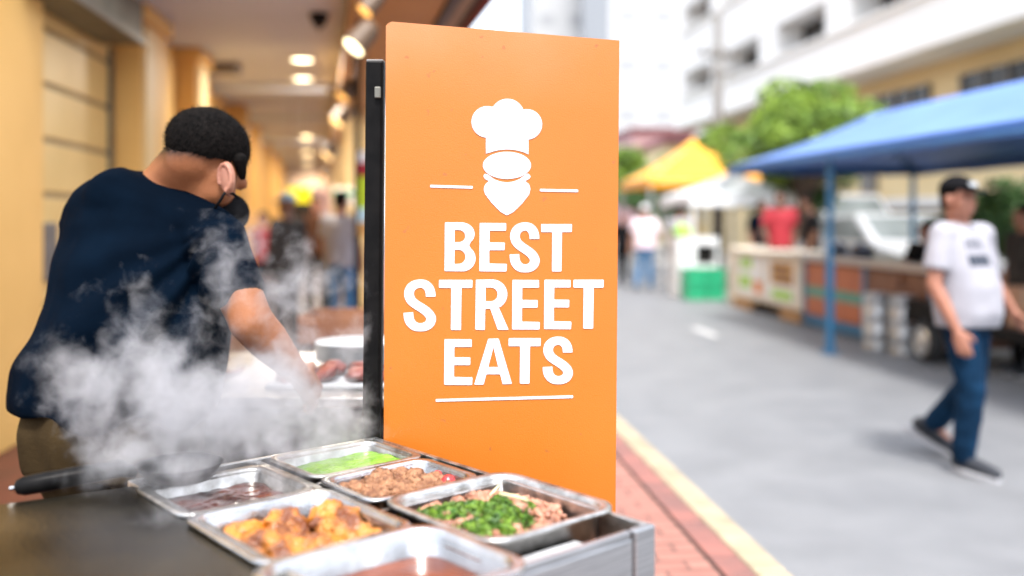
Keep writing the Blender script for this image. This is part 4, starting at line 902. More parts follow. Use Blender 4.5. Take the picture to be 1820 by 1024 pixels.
# ear
mb = MB(); ec = P(404, 316, 2.395); em = Matrix((V((.85, -.5, 0)).normalized(), V((.5, .85, 0)).normalized(), V((0, 0, 1)))).transposed() @ Matrix.Rotation(R(-8), 3, 'Y')
mb.ell(ec, (.026, .012, .042), em)
for q in range(9):
    a = R(200 - q * 32); a2 = R(200 - (q + 1) * 32)
    mb.capsule(ec + em @ V((.022 * math.cos(a), -.008, .034 * math.sin(a))), .0055, ec + em @ V((.022 * math.cos(a2), -.008, .034 * math.sin(a2))), .0055, 8)
mb.capsule(ec + em @ V((.0, -.006, -.034)), .008, ec + em @ V((-.008, .01, -.038)), .009)
blob('ear', mb, M['skin2'], vn, .0028, 2, world=True)
# hair: upper and back part of the skull, cut along the hairline
mb = MB(); mb.ell(hp(0, -.002, .016), (.0905, .1105, .0955), hm); me = remesh(mb, .006, 1)
bm = bmesh.new(); bm.from_mesh(me)
def hairline(p):                                    # height of the cut in the picture plane, in photo pixels
    x = (p.x / p.y) * F + CX; y = HY - (p.z - H) / p.y * F
    lim = 268 + max(0, x - 292) * .16 + (14 if x > 425 else 0) + 7 * noise.noise(p * 40)
    return y < lim
bmesh.ops.delete(bm, geom=[v_ for v_ in bm.verts if not hairline(v_.co)], context='VERTS')
for v_ in bm.verts: v_.co += v_.normal * (.0015 * noise.noise(v_.co * 30) + .0012 * noise.noise(v_.co * 160))
bmesh.ops.solidify(bm, geom=bm.faces[:], thickness=.004)
bm.to_mesh(me); bm.free(); hm_b = MB(); hm_b.add([v_.co for v_ in me.vertices], [tuple(p_.vertices) for p_ in me.polygons])
rg = random.Random(21); hv = [(v_.co.copy(), v_.normal.copy()) for v_ in me.vertices if (v_.co - hd).dot(v_.normal) > 0]
for _ in range(6500):                               # short clipped strands
    p_, n_v = rg.choice(hv); dn = (n_v * rg.uniform(.35, .8) - up * .55 - fd * .25 + V((rg.gauss(0, .25), rg.gauss(0, .25), rg.gauss(0, .25)))).normalized()
    sd_ = dn.cross(n_v)
    if sd_.length < 1e-3: continue
    sd_.normalize(); L0 = rg.uniform(.005, .011); p0 = p_ + V((rg.gauss(0, .002), rg.gauss(0, .002), rg.gauss(0, .002)))
    hm_b.add([p0 - sd_ * .0006, p0 + sd_ * .0006, p0 + dn * L0], [(0, 1, 2)])
o = hm_b.build('hair', M['hair'], vn, recalc=False)
# sideburn, mask and strap
mb = MB(); mb.capsule(P(426, 284, 2.44), .019, P(431, 314, 2.45), .010); blob('sideburn', mb, M['hair'], vn, .004, 1, world=True)
mb = MB(); mb.ell(P(407, 378, 2.50), (.030, .055, .052), hm); blob('face_mask', mb, M['blackcloth'], vn, .006, 2, world=True)
q0, q1, q2 = P(401, 341, 2.385), P(392, 356, 2.385), P(382, 370, 2.40)
MB().tube([q0, P(397, 347, 2.38), q1, q2], .0038, 8).build('mask_strap', M['blackcloth'], vn, smooth=True)
MB().tube([P(404, 341, 2.385), P(415, 345, 2.40), P(424, 352, 2.42)], .0038, 8).build('mask_strap', M['blackcloth'], vn, smooth=True)
# trousers and shoes
mb = MB()
mb.eloft([vs(205, 690, 2.46, 150, .17), vs(200, 760, 2.46, 158, .19), vs(200, 830, 2.46, 150, .18)])
for x in (.115, -.115):
    hp_ = P(200, 790, 2.46) + rv * x; kn = V((hp_.x + .03, hp_.y + .04, .60)); an = V((hp_.x, hp_.y, .24)); mb.capsule(hp_, .115, kn, .085); mb.capsule(kn, .085, an, .068)
blob('trousers', mb, M['khaki'], vn, .011, 3, world=True, disp=lambda p, n: .007 * math.sin(p.x * 45 + 2 * noise.noise(p * 6)) + .006 * noise.noise(p * 12))
for x in (.115, -.115):
    hp_ = P(200, 790, 2.46) + rv * x; a = V((hp_.x, hp_.y, .175)); mb = MB(); mb.capsule(a - fv * .05, .05, a + fv * .16 - V((0, 0, .012)), .042); blob('shoe', mb, M['shoe'], vn, .009, 2, world=True)

# ------------------------------------------------------------------ steam
lo_, hi_ = V((-1.05, 1.50, CTZ + .002)), V((-.262, 2.20, 1.50))
sb = MB(); sb.box((lo_ + hi_) / 2, hi_ - lo_); st = sb.build('steam', [])
tag(st, 'thick white steam billowing up from the hot trays in front of the vendor', 'steam', kind='stuff')
m = bpy.data.materials.new('steam_volume'); m.use_nodes = True; nt = m.node_tree; nt.nodes.remove(nt.nodes['Principled BSDF'])
pv = nt.nodes.new('ShaderNodeVolumePrincipled'); nt.links.new(pv.outputs[0], nt.nodes['Material Output'].inputs['Volume'])
pv.inputs['Color'].default_value = (.64, .64, .66, 1); pv.inputs['Anisotropy'].default_value = .1; pv.inputs['Density'].default_value = 1.0
nt = bpy.data.node_groups.new('steam_grid', 'GeometryNodeTree'); L = nt.links.new
nt.interface.new_socket('Geometry', in_out='INPUT', socket_type='NodeSocketGeometry'); nt.interface.new_socket('Geometry', in_out='OUTPUT', socket_type='NodeSocketGeometry')
gout = nt.nodes.new('NodeGroupOutput'); vcube = nt.nodes.new('GeometryNodeVolumeCube'); smt = nt.nodes.new('GeometryNodeSetMaterial'); smt.inputs['Material'].default_value = m
L(vcube.outputs[0], smt.inputs[0]); L(smt.outputs[0], gout.inputs[0])
vcube.inputs['Min'].default_value = lo_; vcube.inputs['Max'].default_value = hi_
for ax_, k in zip('XYZ', range(3)): vcube.inputs['Resolution ' + ax_].default_value = int((hi_ - lo_)[k] / .003)
pos = nt.nodes.new('GeometryNodeInputPosition').outputs[0]
def vm(op, a, b):
    q = nt.nodes.new('ShaderNodeVectorMath'); q.operation = op
    for i, s in enumerate((a, b)):
        if isinstance(s, (tuple, Vector)): q.inputs[i].default_value = tuple(s)
        elif s is not None: L(s, q.inputs[i])
    return q
def nz(scale, detail, off=(0, 0, 0), rough=.6, vec=None, dist=0.):
    a = vm('ADD', vec or pos, off); n = nt.nodes.new('ShaderNodeTexNoise'); n.inputs['Scale'].default_value = scale; n.inputs['Detail'].default_value = detail; n.inputs['Roughness'].default_value = rough; n.inputs['Distortion'].default_value = dist
    L(a.outputs[0], n.inputs['Vector']); return n
def warp(vec, scale, amt, detail=2):
    n = nz(scale, detail, (3.3, 1.7, 9.1), vec=vec); c = vm('SUBTRACT', n.outputs['Color'], (.5, .5, .5)); s = nt.nodes.new('ShaderNodeVectorMath'); s.operation = 'SCALE'; L(c.outputs[0], s.inputs[0]); s.inputs['Scale'].default_value = amt
    return vm('ADD', vec, s.outputs[0]).outputs[0]
wp = warp(warp(pos, 5, .16), 16, .05)
SB = [  # pixel x, y, depth, radius x px, radius y px, depth radius m, strength
    (400, 725, 1.92, 290, 160, .18, 1.0), (210, 690, 1.95, 200, 135, .14, .78), (560, 720, 1.99, 170, 140, .12, .70), (310, 590, 1.98, 170, 120, .12, .62),
    (400, 470, 2.04, 105, 135, .09, .50), (530, 540, 2.04, 145, 175, .10, .60), (140, 680, 1.96, 130, 110, .12, .70), (305, 880, 1.66, 135, 115, .12, .66), (390, 820, 1.74, 250, 105, .16, .88), (230, 790, 1.78, 150, 90, .12, .72), (290, 822, 1.68, 130, 65, .09, .85), (640, 760, 2.06, 90, 70, .08, .5), (600, 640, 2.04, 110, 140, .09, .55), (560, 810, 1.95, 150, 70, .11, .62)]
acc = None
for px, py, Y, rx, ry, rd, wt in SB:
    c = P(px, py, Y); k = Y / F
    a = vm('SUBTRACT', wp, c); b = vm('DIVIDE', a.outputs[0], V((rx * k, rd, ry * k))); ln = nt.nodes.new('ShaderNodeVectorMath'); ln.operation = 'LENGTH'; L(b.outputs[0], ln.inputs[0])
    mr = nt.nodes.new('ShaderNodeMapRange'); mr.inputs['From Min'].default_value = 1.15; mr.inputs['From Max'].default_value = .1; mr.inputs['To Min'].default_value = 0; mr.inputs['To Max'].default_value = wt; L(ln.outputs['Value'], mr.inputs['Value'])
    acc = mr.outputs[0] if acc is None else mth('MAXIMUM', acc, mr.outputs[0])
n1 = nz(6.5, 3, (1.2, 4.4, 2.1), .55, vec=warp(pos, 8, .12)); n2 = nz(17, 7, (7, 2, 5), .68, vec=warp(warp(pos, 9, .10), 28, .035))
f = mth('ADD', mth('MULTIPLY', mth('SUBTRACT', n1.outputs['Fac'], .5), 3.0), mth('MULTIPLY', mth('SUBTRACT', n2.outputs['Fac'], .5), 3.0))
d = mth('ADD', acc, mth('MULTIPLY', f, .60)); d = mth('SUBTRACT', d, .36)
d = mth('MULTIPLY', d, mth('GREATER_THAN', acc, .005)); d = mth('MINIMUM', mth('MAXIMUM', d, 0.0), .62)
L(mth('MULTIPLY', mth('POWER', d, 1.25), 26.0), vcube.inputs['Density'])
gm = st.modifiers.new('steam_grid', 'NODES'); gm.node_group = nt; st.data.materials.append(m)

# ------------------------------------------------------------------ stalls, tents
def tent(label, u0, u1, v0, v1, ze, zr, top, under, pole, val=.0, name='canopy_tent', poles=((0, 0), (0, 1), (1, 0), (1, 1)), ridge=.35, sag=.05, zg=0.0):
    c = S((u0 + u1) / 2, (v0 + v1) / 2, 0); t = thing(name, c, label, 'tent', 'canopy tents along the street')
    cu, cv_ = (u0 + u1) / 2, (v0 + v1) / 2; r0, r1 = cv_ - (v1 - v0) * ridge / 2, cv_ + (v1 - v0) * ridge / 2
    cs = [S(u0, v0, ze), S(u1, v0, ze), S(u1, v1, ze), S(u0, v1, ze)]; ra, rb = S(cu, r0, zr), S(cu, r1, zr)
    mb = MB(); n = 8
    def patch(a, b, c_, d):                        # eave a-b, top d-c, slightly sagging
        vs_ = []
        for i in range(n + 1):
            for k in range(n + 1):
                p = a.lerp(b, i / n).lerp(d.lerp(c_, i / n), k / n); p = p - V((0, 0, sag * math.sin(math.pi * k / n))); vs_.append(p)
        mb.add(vs_, [(i * (n + 1) + k, (i + 1) * (n + 1) + k, (i + 1) * (n + 1) + k + 1, i * (n + 1) + k + 1) for i in range(n) for k in range(n)])
    patch(cs[0], cs[1], ra, ra); patch(cs[1], cs[2], rb, ra); patch(cs[2], cs[3], rb, rb); patch(cs[3], cs[0], ra, rb)
    rf = mb.build('roof', top, t, smooth=True, recalc=True)
    sm = rf.modifiers.new('s', 'SOLIDIFY'); sm.thickness = .012; sm.offset = -1
    if val:
        mb = MB()
        for a, b in ((0, 1), (1, 2), (2, 3), (3, 0)):
            p, q = cs[a], cs[b]; nn = (q - p).normalized().cross(V((0, 0, 1))) * .006; m_ = 12
            for i in range(m_):
                x, y = p.lerp(q, i / m_), p.lerp(q, (i + 1) / m_); dz = V((0, 0, -val))
                mb.hull([x - nn, y - nn, y + nn, x + nn], [x - nn + dz, y - nn + dz * (1 + .12 * (i % 2)), y + nn + dz * (1 + .12 * (i % 2)), x + nn + dz])
        mb.build('valance', under, t)
    for a, b in poles:
        uu, vv = (u0 + .05 if a == 0 else u1 - .05), v0 + .05 + (v1 - v0 - .1) * b
        po = MB().ubox(uu - .028, uu + .028, vv - .028, vv + .028, zg + 1.0, ze - .01).ubox(uu - .035, uu + .035, vv - .035, vv + .035, zg + .01, zg + 1.0).build('pole', pole, t)
        MB().ubox(uu - .08, uu + .08, vv - .08, vv + .08, zg + .004, zg + .02).build('foot', pole, po)
    mb = MB()
    for a, b in ((cs[0], ra), (cs[1], ra), (cs[2], rb), (cs[3], rb), (cs[0], cs[1]), (cs[1], cs[2]), (cs[2], cs[3]), (cs[3], cs[0])): mb.tube([a - V((0, 0, .05)), b - V((0, 0, .09))], .014, 8)
    mb.build('frame', pole, t)
    return t
vm_ = uv(G(1474, 628))
vb = onU(1300, vm_[0]); vn0 = 5.0; fr_ = (vm_[1] - vn0) / (vb - vn0)
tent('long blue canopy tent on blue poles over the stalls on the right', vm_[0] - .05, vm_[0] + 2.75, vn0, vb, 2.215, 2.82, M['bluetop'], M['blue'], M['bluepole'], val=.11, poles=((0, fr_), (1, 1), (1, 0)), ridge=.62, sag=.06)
c = P(1232, 388, 24); u_, v_ = uv(c)
tent('bright yellow canopy tent far along the street beside the sign edge', u_ - 1.5, u_ + 1.6, v_ - 1.4, v_ + 1.6, 2.42, 3.5, M['yellowcanvas'], M['yellowcanvas'], M['grey'], val=.2, ridge=.02, sag=.10)
c = P(1300, 388, 20.5); u_, v_ = uv(c)
tent('white canopy tent between the yellow and the blue tents', u_ - 1.25, u_ + 1.25, v_ - 1.2, v_ + 1.2, 1.95, 2.48, M['whitecanvas'], M['whitecanvas'], M['whiteplastic'], val=.22, ridge=.02, sag=.05)

US = 5.5
va, vb_, vc = onU(1425, US), onU(1308, US), onU(1660, US)
t = thing('market_stall', S(US + .4, (va + vb_) / 2, 0), 'cream market stall covered with printed posters on wooden pallets', 'stall')
MB().ubox(US, US + .9, va + .01, vb_, .18, .93).build('counter_body', M['cream'], t, bevel=.01)
MB().ubox(US - .06, US + .96, va - .02, vb_ + .04, .931, .975).build('counter_top', M['cream'], t, bevel=.008)
Lp = vb_ - va
def poster(f0, f1, z0, z1, m, d=.006): return MB().ubox(US - d, US - .001, va + Lp * f0, va + Lp * f1, z0, z1).build('poster', m, t)
p1 = poster(.07, .50, .25, .88, M['whiteplastic']); p2 = poster(.55, .95, .25, .88, M['whiteplastic'])
rg = random.Random(2)
mb = MB(); mb.ubox(US - .012, US - .008, va + Lp * .10, va + Lp * .42, .50, .84); mb.build('print', M['ochre'], p1)
for k in range(3): MB().ubox(US - .016, US - .013, va + Lp * (.12 + .02 * k), va + Lp * (.36 + .015 * k), .53 + k * .1, .59 + k * .1).build('print', M['rust'], p1)
mb = MB(); mb.ubox(US - .012, US - .008, va + Lp * .12, va + Lp * .40, .29, .42); mb.build('print', M['lime'], p1)
mb = MB(); mb.ubox(US - .012, US - .008, va + Lp * .56, va + Lp * .68, .30, .50); mb.build('print', M['orangeprint'], p2)
mb = MB(); mb.ubox(US - .012, US - .008, va + Lp * .74, va + Lp * .92, .36, .56); mb.build('print', M['lime'], p2); mb = MB(); mb.ubox(US - .012, US - .008, va + Lp * .72, va + Lp * .90, .68, .84); mb.build('print', M['lime'], p2)
MB().ubox(US + .02, US + .9, vb_ + .05, vb_ + .45, .02, 1.0).build('end_cabinet', M['cream'], t, bevel=.01)
for i, f in enumerate((.12, .86)):
    a = va + Lp * f; q = thing('wooden_pallet', S(US + .4, a, 0), ['wooden pallet under the near end of the poster stall', 'wooden pallet under the far end of the poster stall'][i], 'pallet', 'pallets under the poster stall'); mb = MB()
    for k in range(3): mb.ubox(US - .05 + k * .38, US + .05 + k * .38, a - .35, a + .35, .02, .14)
    for k in range(4): mb.ubox(US - .06, US + .86, a - .35 + k * .2, a - .25 + k * .2, .142, .166)
    mb.build('boards', M['wood'], q)
t = thing('market_stall', S(US + .4, (va + vc) / 2, 0), 'blue framed market stall with orange panels and a steel counter', 'stall')
MB().ubox(US + .03, US + .95, vc, va - .06, .10, .90).build('counter_body', M['rust'], t)
MB().ubox(US - .05, US + 1.0, vc - .03, va - .03, .901, .985).build('counter_top', M['steelbrush'], t, bevel=.008)
mb = MB()
for vv in (vc + .03, (va + vc) / 2 - .15, va - .10): mb.ubox(US - .01, US + .028, vv - .05, vv + .05, .04, .90)
mb.ubox(US - .008, US + .026, vc + .081, (va + vc) / 2 - .201, .04, .16); mb.ubox(US - .008, US + .026, (va + vc) / 2 - .099, va - .151, .04, .16); mb.build('frame', M['bluepole'], t)
a, b = (va + vc) / 2 - .099, va - .151
MB().ubox(US + .0, US + .028, a, b, .18, .42).build('panel', M['orangepaint'], t); MB().ubox(US + .0, US + .028, a, b, .56, .86).build('panel', M['orangepaint'], t); MB().ubox(US + .0, US + .028, a, b, .422, .558).build('rail', M['tealband'], t)
a, b = vc + .081, (va + vc) / 2 - .201
MB().ubox(US + .0, US + .028, a, b, .18, .40).build('panel', M['orangepaint'], t); MB().ubox(US + .0, US + .028, a, b, .56, .86).build('panel', M['rust'], t); MB().ubox(US + .0, US + .028, a, b, .402, .558).build('rail', M['tealband'], t)
# things on the steel counter
for i, (f, uu, lb) in enumerate(((.12, .3, 'shiny steel pot on the far end of the blue stall counter'), (.28, .35, 'second shiny steel pot on the blue stall counter'))):
    p = S(US + uu, va - .1 - (va - vc) * f, .986); q = thing('cooking_pot', p, lb, 'pot', 'pots on the blue stall')
    MB().lathe(p, [(.15, 0), (.17, .01), (.17, .12), (.18, .125), (.165, .12), (.155, .02)], 28).build('pot_body', M['steel'], q, smooth=True)
    MB().lathe(p + V((0, 0, .126)), [(.178, 0), (.15, .02), (.03, .04), (.02, .065), (.0, .07)], 28).build('lid', M['steel'], q, smooth=True)
# metal drums
for i, (px, lb) in enumerate(((1559, 'left metal drum in front of the blue stall, nearer the blue pole'), (1606, 'right metal drum in front of the blue stall, nearer the trailer'))):
    p = G(px, 622 + i * 8); q = thing('metal_drum', p, lb, 'drum', 'metal drums by the blue stall')
    MB().lathe(p, [(.15, .002), (.155, .02), (.15, .04), (.15, .2), (.155, .21), (.15, .22), (.15, .4), (.155, .41), (.15, .42), (.15, .6), (.157, .61), (.15, .62), (.05, .625)], 28).build('shell', M['galv'], q, smooth=True)
    MB().lathe(p + V((0, 0, .628)), [(.135, 0), (.13, .012), (.03, .015)], 24).build('lid', M['galv'], q)
# white cabinet, green crates, lime bag
p = G(1244, 532); u_, v_ = uv(p)
t = thing('white_cabinet', S(u_ + .55, v_ + .15, 0), 'white cabinet with a dark opening behind the green crates', 'cabinet')
mb = MB(); a0, a1, b0, b1 = u_ + .02 - .35, u_ + .40, v_ + .28, v_ + .88
mb.ubox(a0, a0 + .35, b0, b1, .02, 1.12); mb.ubox(a0 + .351, a1, b0, b1, .02, .62); mb.ubox(a0 + .351, a1, b0, b1, .98, 1.12); mb.ubox(a0 + .351, a1, b1 - .05, b1, .62, .98); mb.ubox(a1 + .001, a1 + .05, b0, b1, .02, 1.12)
mb.build('body', M['whiteplastic'], t); mb = MB(); mb.ubox(a0 + .36, a1 - .01, b0 + .15, b0 + .17, .63, .97); mb.build('grille', M['glass'], t)
for i in range(2):
    for kz in range(2):
        uu = u_ - .30 + i * .36; q = thing('plastic_crate', S(uu + .17, v_ - .0, kz * .29), ['green plastic crate at the bottom left by the white cabinet', 'green plastic crate at the top left by the white cabinet', 'green plastic crate at the bottom right by the white cabinet', 'green plastic crate at the top right by the white cabinet'][i * 2 + kz], 'crate', 'green plastic crates')
        mb = MB(); z = .005 + kz * .29; mb.ubox(uu, uu + .34, v_ - .2, v_ + .2, z, z + .015)
        for s in range(2):
            y = v_ - .2 if s == 0 else v_ + .185; mb.ubox(uu, uu + .34, y, y + .015, z + .016, z + .19); x = uu if s == 0 else uu + .325; mb.ubox(x, x + .015, v_ - .184, v_ + .184, z + .016, z + .19)
        mb.build('basket', M['green'], q); mb = MB()
        mb.ubox(uu - .012, uu + .352, v_ - .214, v_ - .186, z + .192, z + .27); mb.ubox(uu - .012, uu + .352, v_ + .186, v_ + .214, z + .192, z + .27); mb.ubox(uu - .012, uu + .016, v_ - .185, v_ + .185, z + .192, z + .27); mb.ubox(uu + .324, uu + .352, v_ - .185, v_ + .185, z + .192, z + .27)
        mb.build('rim', M['green'], q)
mb = MB(); pp = S(u_ - .16, v_ + .55, 1.21); lump(mb, pp, (.17, .15, .10), 4, .4, 1.4); lump(mb, pp + V((0, 0, .08)), (.07, .07, .10), 8, .3, 1.4)
tag(mb.build('green_bag', M['lime'], smooth=True), 'crumpled lime green bag on top of the white cabinet', 'bag')
# trailer with wheel and cardboard boxes, behind the walking man
p = G(1645, 645); u_, v_ = uv(p)
t = thing('cart', S(u_ + .6, v_ - 1.2, 0), 'dark two-wheeled trailer standing behind the walking man', 'trailer')
MB().ubox(u_ + .02, u_ + 1.3, v_ - 3.0, v_ + .45, .38, .50).build('bed', M['black'], t, bevel=.01); MB().ubox(u_ + .04, u_ + 1.3, v_ - .5, v_ + .45, .501, .62).build('toolbox', M['black'], t)
for s in (0, 1):
    for dv_ in (0, ):
        x = u_ + .02 if s == 0 else u_ + 1.2
        mm = Matrix.Rotation(TH, 3, 'Z') @ Matrix.Rotation(R(90), 3, 'Y'); c0 = S(x, v_, .215)
        def wr_(pf): return [[c0 + mm @ V((r * math.cos(2 * math.pi * i / 28), r * math.sin(2 * math.pi * i / 28), z)) for i in range(28)] for r, z in pf]
        wh = MB().rings(wr_([(.14, -.07), (.20, -.065), (.213, -.04), (.213, .04), (.20, .065), (.14, .07)])).build('wheel', M['tyre'], t, smooth=True)
        MB().rings(wr_([(.145, -.072), (.13, -.08), (.11, -.06), (.05, -.075), (.03, -.085)])).build('rim', M['alloy'], wh)
MB().ubox(u_ - .02, u_ + .1, v_ - .3, v_ + .3, .445, .47).build('mudguard', M['black'], t)
MB().ubox(u_ + .3, u_ + .36, v_ - 2.9, v_ - 2.84, .006, .378).build('support_leg', M['black'], t)
for i, (du, dvv, w_, h_, z, lb) in enumerate(((.35, -1.9, .55, .42, .503, 'brown cardboard box on the trailer at the right edge'), (.4, -1.35, .5, .36, .503, 'brown cardboard box in the middle of the trailer, behind the walking man'), (.38, -1.88, .46, .30, .926, 'smaller cardboard box stacked on the box at the right edge'))):
    q = thing('cardboard_box', S(u_ + du, v_ + dvv, z), lb, 'box', 'cardboard boxes on the trailer')
    MB().ubox(u_ + du - .25, u_ + du + .25, v_ + dvv - w_ / 2, v_ + dvv + w_ / 2, z, z + h_).build('carton', M['card'], q, bevel=.006)
    MB().ubox(u_ + du - .252, u_ + du - .2505, v_ + dvv - .03, v_ + dvv + .03, z + h_ * .55, z + h_ - .01).build('tape', M['tan'], q)
# parked white car and van
def vehicle(label, u, v, L_=4.3, W_=1.75, van=False, cat='car'):
    t = thing('parked_van' if van else 'parked_car', S(u, v, .1), label, cat)
    if van: pr_ = [(-L_ / 2, .45), (-L_ / 2, 1.75), (-L_ / 2 + .1, 1.95), (L_ / 2 - 1.25, 1.95), (L_ / 2 - .5, 1.15), (L_ / 2 - .05, .95), (L_ / 2, .45)]; bz = 1.15; cab = [(-L_ / 2 + .15, 1.18), (-L_ / 2 + .18, 1.75), (L_ / 2 - 1.3, 1.78), (L_ / 2 - .68, 1.18)]
    else: pr_ = [(-L_ / 2, .38), (-L_ / 2, .88), (-L_ / 2 + .35, .98), (-L_ / 2 + .95, 1.42), (L_ / 2 - 1.9, 1.46), (L_ / 2 - 1.1, .98), (L_ / 2 - .15, .82), (L_ / 2, .55), (L_ / 2, .38)]; cab = [(-L_ / 2 + .65, 1.0), (-L_ / 2 + 1.05, 1.37), (L_ / 2 - 1.95, 1.40), (L_ / 2 - 1.35, 1.0)]
    def sd(pf, uu): return [S(u + uu, v - y, z + .1) for y, z in pf]
    mid = (sum(q[0] for q in pr_) / len(pr_), .7)
    ins = [(a, z) for a, z in pr_]
    nar = lambda z: W_ / 2 - max(0, z - .9) * .16
    mb = MB(); a = [S(u - nar(z), v - y, z + .1) for y, z in pr_]; b = [S(u + nar(z), v - y, z + .1) for y, z in pr_]; mb.hull(a, b); bd = mb.build('body', M['carwhite'], t, bevel=.05)
    for s in (-1, 1): mb = MB(); mb.hull([S(u + s * (nar(z) + .004), v - y, z + .1) for y, z in cab], [S(u + s * (nar(z) + .010), v - y, z + .1) for y, z in cab]); mb.build('side_window', M['carglass'], t)
    (y0, z0), (y1, z1) = (pr_[-4] if not van else pr_[3]), (pr_[-5] if not van else pr_[4])
    if van: f0, f1 = (pr_[3], pr_[4])
    else: f0, f1 = (pr_[4], pr_[5])
    q = []
    for (yy, z_), o in ((f0, .12), (f1, -.06)):
        pass
    A, B_ = V((f0[0], f0[1], 0)), V((f1[0], f1[1], 0)); dd = (B_ - A); nn = V((-dd.y, dd.x, 0)).normalized()
    if nn.y < 0: nn = -nn
    p0, p1 = A + dd * .1 + nn * .004, A + dd * .92 + nn * .004; p2, p3 = p0 + nn * .006, p1 + nn * .006
    def w3(p, f): return [S(u - f * nar(p.y), v - p.x, p.y + .1), S(u + f * nar(p.y), v - p.x, p.y + .1)]
    a0_, a1_ = w3(p0, .88); b0_, b1_ = w3(p1, .88); c0_, c1_ = w3(p2, .88); d0_, d1_ = w3(p3, .88)
    MB().hull([a0_, a1_, b1_, b0_], [c0_, c1_, d1_, d0_]).build('windscreen', M['carglass'], t)
    for s in (-1, 1):
        for f in (-.30, .30):
            mm = Matrix.Rotation(TH, 3, 'Z') @ Matrix.Rotation(R(90), 3, 'Y'); c0 = S(u + s * (W_ / 2 - .06), v + f * L_, .42)
            def wr_(pf): return [[c0 + mm @ V((r * math.cos(2 * math.pi * i / 24), r * math.sin(2 * math.pi * i / 24), z * s)) for i in range(24)] for r, z in pf]
            wh = MB().rings(wr_([(.2, -.09), (.31, -.08), (.31, .08), (.2, .095)])).build('wheel', M['tyre'], t, smooth=False); MB().rings(wr_([(.2, .094), (.18, .10), (.04, .09)])).build('rim', M['alloy'], wh)
        MB().box(S(u + s * (W_ / 2 - .28), v - L_ / 2 + .0, .78), (.3, .06, .14), TH).build('headlight', M['whiteplastic'], t, bevel=.02)
    return t
vehicle('white parked car behind the blue stall, facing the camera', 8.6, onU(1585, 8.6), cat='car')
vehicle('white parked van behind the stalls, next to the beige wall', 10.6, onU(1500, 10.6) + 1.0, 5.0, 1.9, True, 'van')

# ------------------------------------------------------------------ buildings, trees, lamp post
UB = 12.0
ob = thing('office_building', S(UB, 28, 0), 'long white office building with recessed windows along the right side of the street', 'building')
va_, vz = 9.0, onU(1210, UB)
MB().ubox(UB + 1.1, UB + 14, va_, vz, 0, 5.34).build('lower_wall', M['bbeige'], ob)
MB().ubox(UB, UB + 14, va_, vz, 5.35, 6.72).build('parapet_band', M['bwhite'], ob, bevel=.03)
rows = [(6.72, 7.72, 9.52), (9.52, 10.52, 12.32), (12.32, 13.32, 15.12), (15.12, 16.12, 18)]
ws = [((22.3 + 5.15 * k - UB * SN) / CS, (22.3 + 5.15 * k + 3.6 - UB * SN) / CS) for k in range(-2, 4)]
for r0, r1, r2 in rows:
    mb = MB(); mb.ubox(UB, UB + 14, va_, vz, r1 + .001, r2); prev = va_
    for a, b in ws: mb.ubox(UB + .004, UB + 14, prev, a, r0 + .001, r1); prev = b
    mb.ubox(UB + .004, UB + 14, prev, vz, r0 + .001, r1); mb.build('wall', M['bwhite'], ob)
    MB().ubox(UB - .14, UB - .003, va_, vz, r0 - .12, r0 - .02).build('ledge', M['bwhite'], ob)
    for a, b in ws:
        MB().ubox(UB + .9, UB + 1.0, a + .002, b - .002, r0 + .002, r1 - .001).build('window', M['glass'], ob)
MB().ubox(UB - .25, UB - .002, va_, vz, 5.34, 5.62).build('cornice', M['bwhite'], ob, bevel=.02)
for xa, xb in ((1900, 1716), (1655, 1545), (1500, 1430), (1405, 1360)):
    a, b = onU(xa, UB + 1.1), onU(xb, UB + 1.1)
    w_ = MB().ubox(UB + 1.02, UB + 1.096, a, b, 4.05, 4.85).build('window', M['glass'], ob); n = 4
    for k in range(n + 1): x = a + (b - a) * k / n; MB().ubox(UB + .96, UB + 1.018, x - .04, x + .04, 4.05, 4.85).build('mullion', M['frame'], w_)
for xa, xb in ((1440, 1410), (1560, 1535)):
    a, b = onU(xa, UB + 1.1), onU(xb, UB + 1.1); MB().ubox(UB + .98, UB + 1.098, a, b, 2.2, 2.9).build('wall_vent', M['frame'], ob)
MB().ubox(UB + .7, UB + 1.098, onU(1700, UB + .7), onU(1450, UB + .7), 1.75, 2.0).build('canopy_ledge', M['bwhite'], ob)
for i, (px, Y, wd, h_, dp, m, lb) in enumerate(((1165, 78, 9.0, 42, 12, 'tower', 'tall pale tower block rising behind the yellow tent'), (1040, 95, 12, 44, 12, 'tower', 'second pale tower block partly behind the orange sign'), (1168, 52, 3.4, 6.1, 6, 'pinkwall', 'low dull pink building behind the yellow tent'), (1222, 46, 2.6, 5.0, 5, 'bbeige', 'low beige building between the pink building and the lamp post'))):
    p = P(px, 388, Y); t = thing('tower_block' if i < 2 else 'low_building', (p.x, p.y, 0), lb, 'building'); MB().box((p.x, p.y + dp / 2, h_ / 2), (wd, dp, h_), TH).build('wall', M[m], t)
    q = Matrix.Rotation(TH, 3, 'Z'); nr = max(2, int(h_ / 4)); nc = max(2, int(wd / 2.6))
    for r_ in range(nr):
        for c_ in range(nc): MB().box(V((p.x, p.y + dp / 2, 0)) + q @ V((-wd / 2 + (c_ + .5) * wd / nc, -dp / 2 - .02, 0)) + V((0, 0, 1.8 + r_ * (h_ - 1.5) / nr)), (wd / nc * .5, .03, 1.0), TH).build('window', M['towerglass'] if i < 2 else M['grey'], t)
    MB().box((p.x, p.y + dp / 2, h_ + .15), (wd + .3, dp + .3, .3), TH).build('roof', M['bwhite'] if i < 2 else M['maroon'], t)
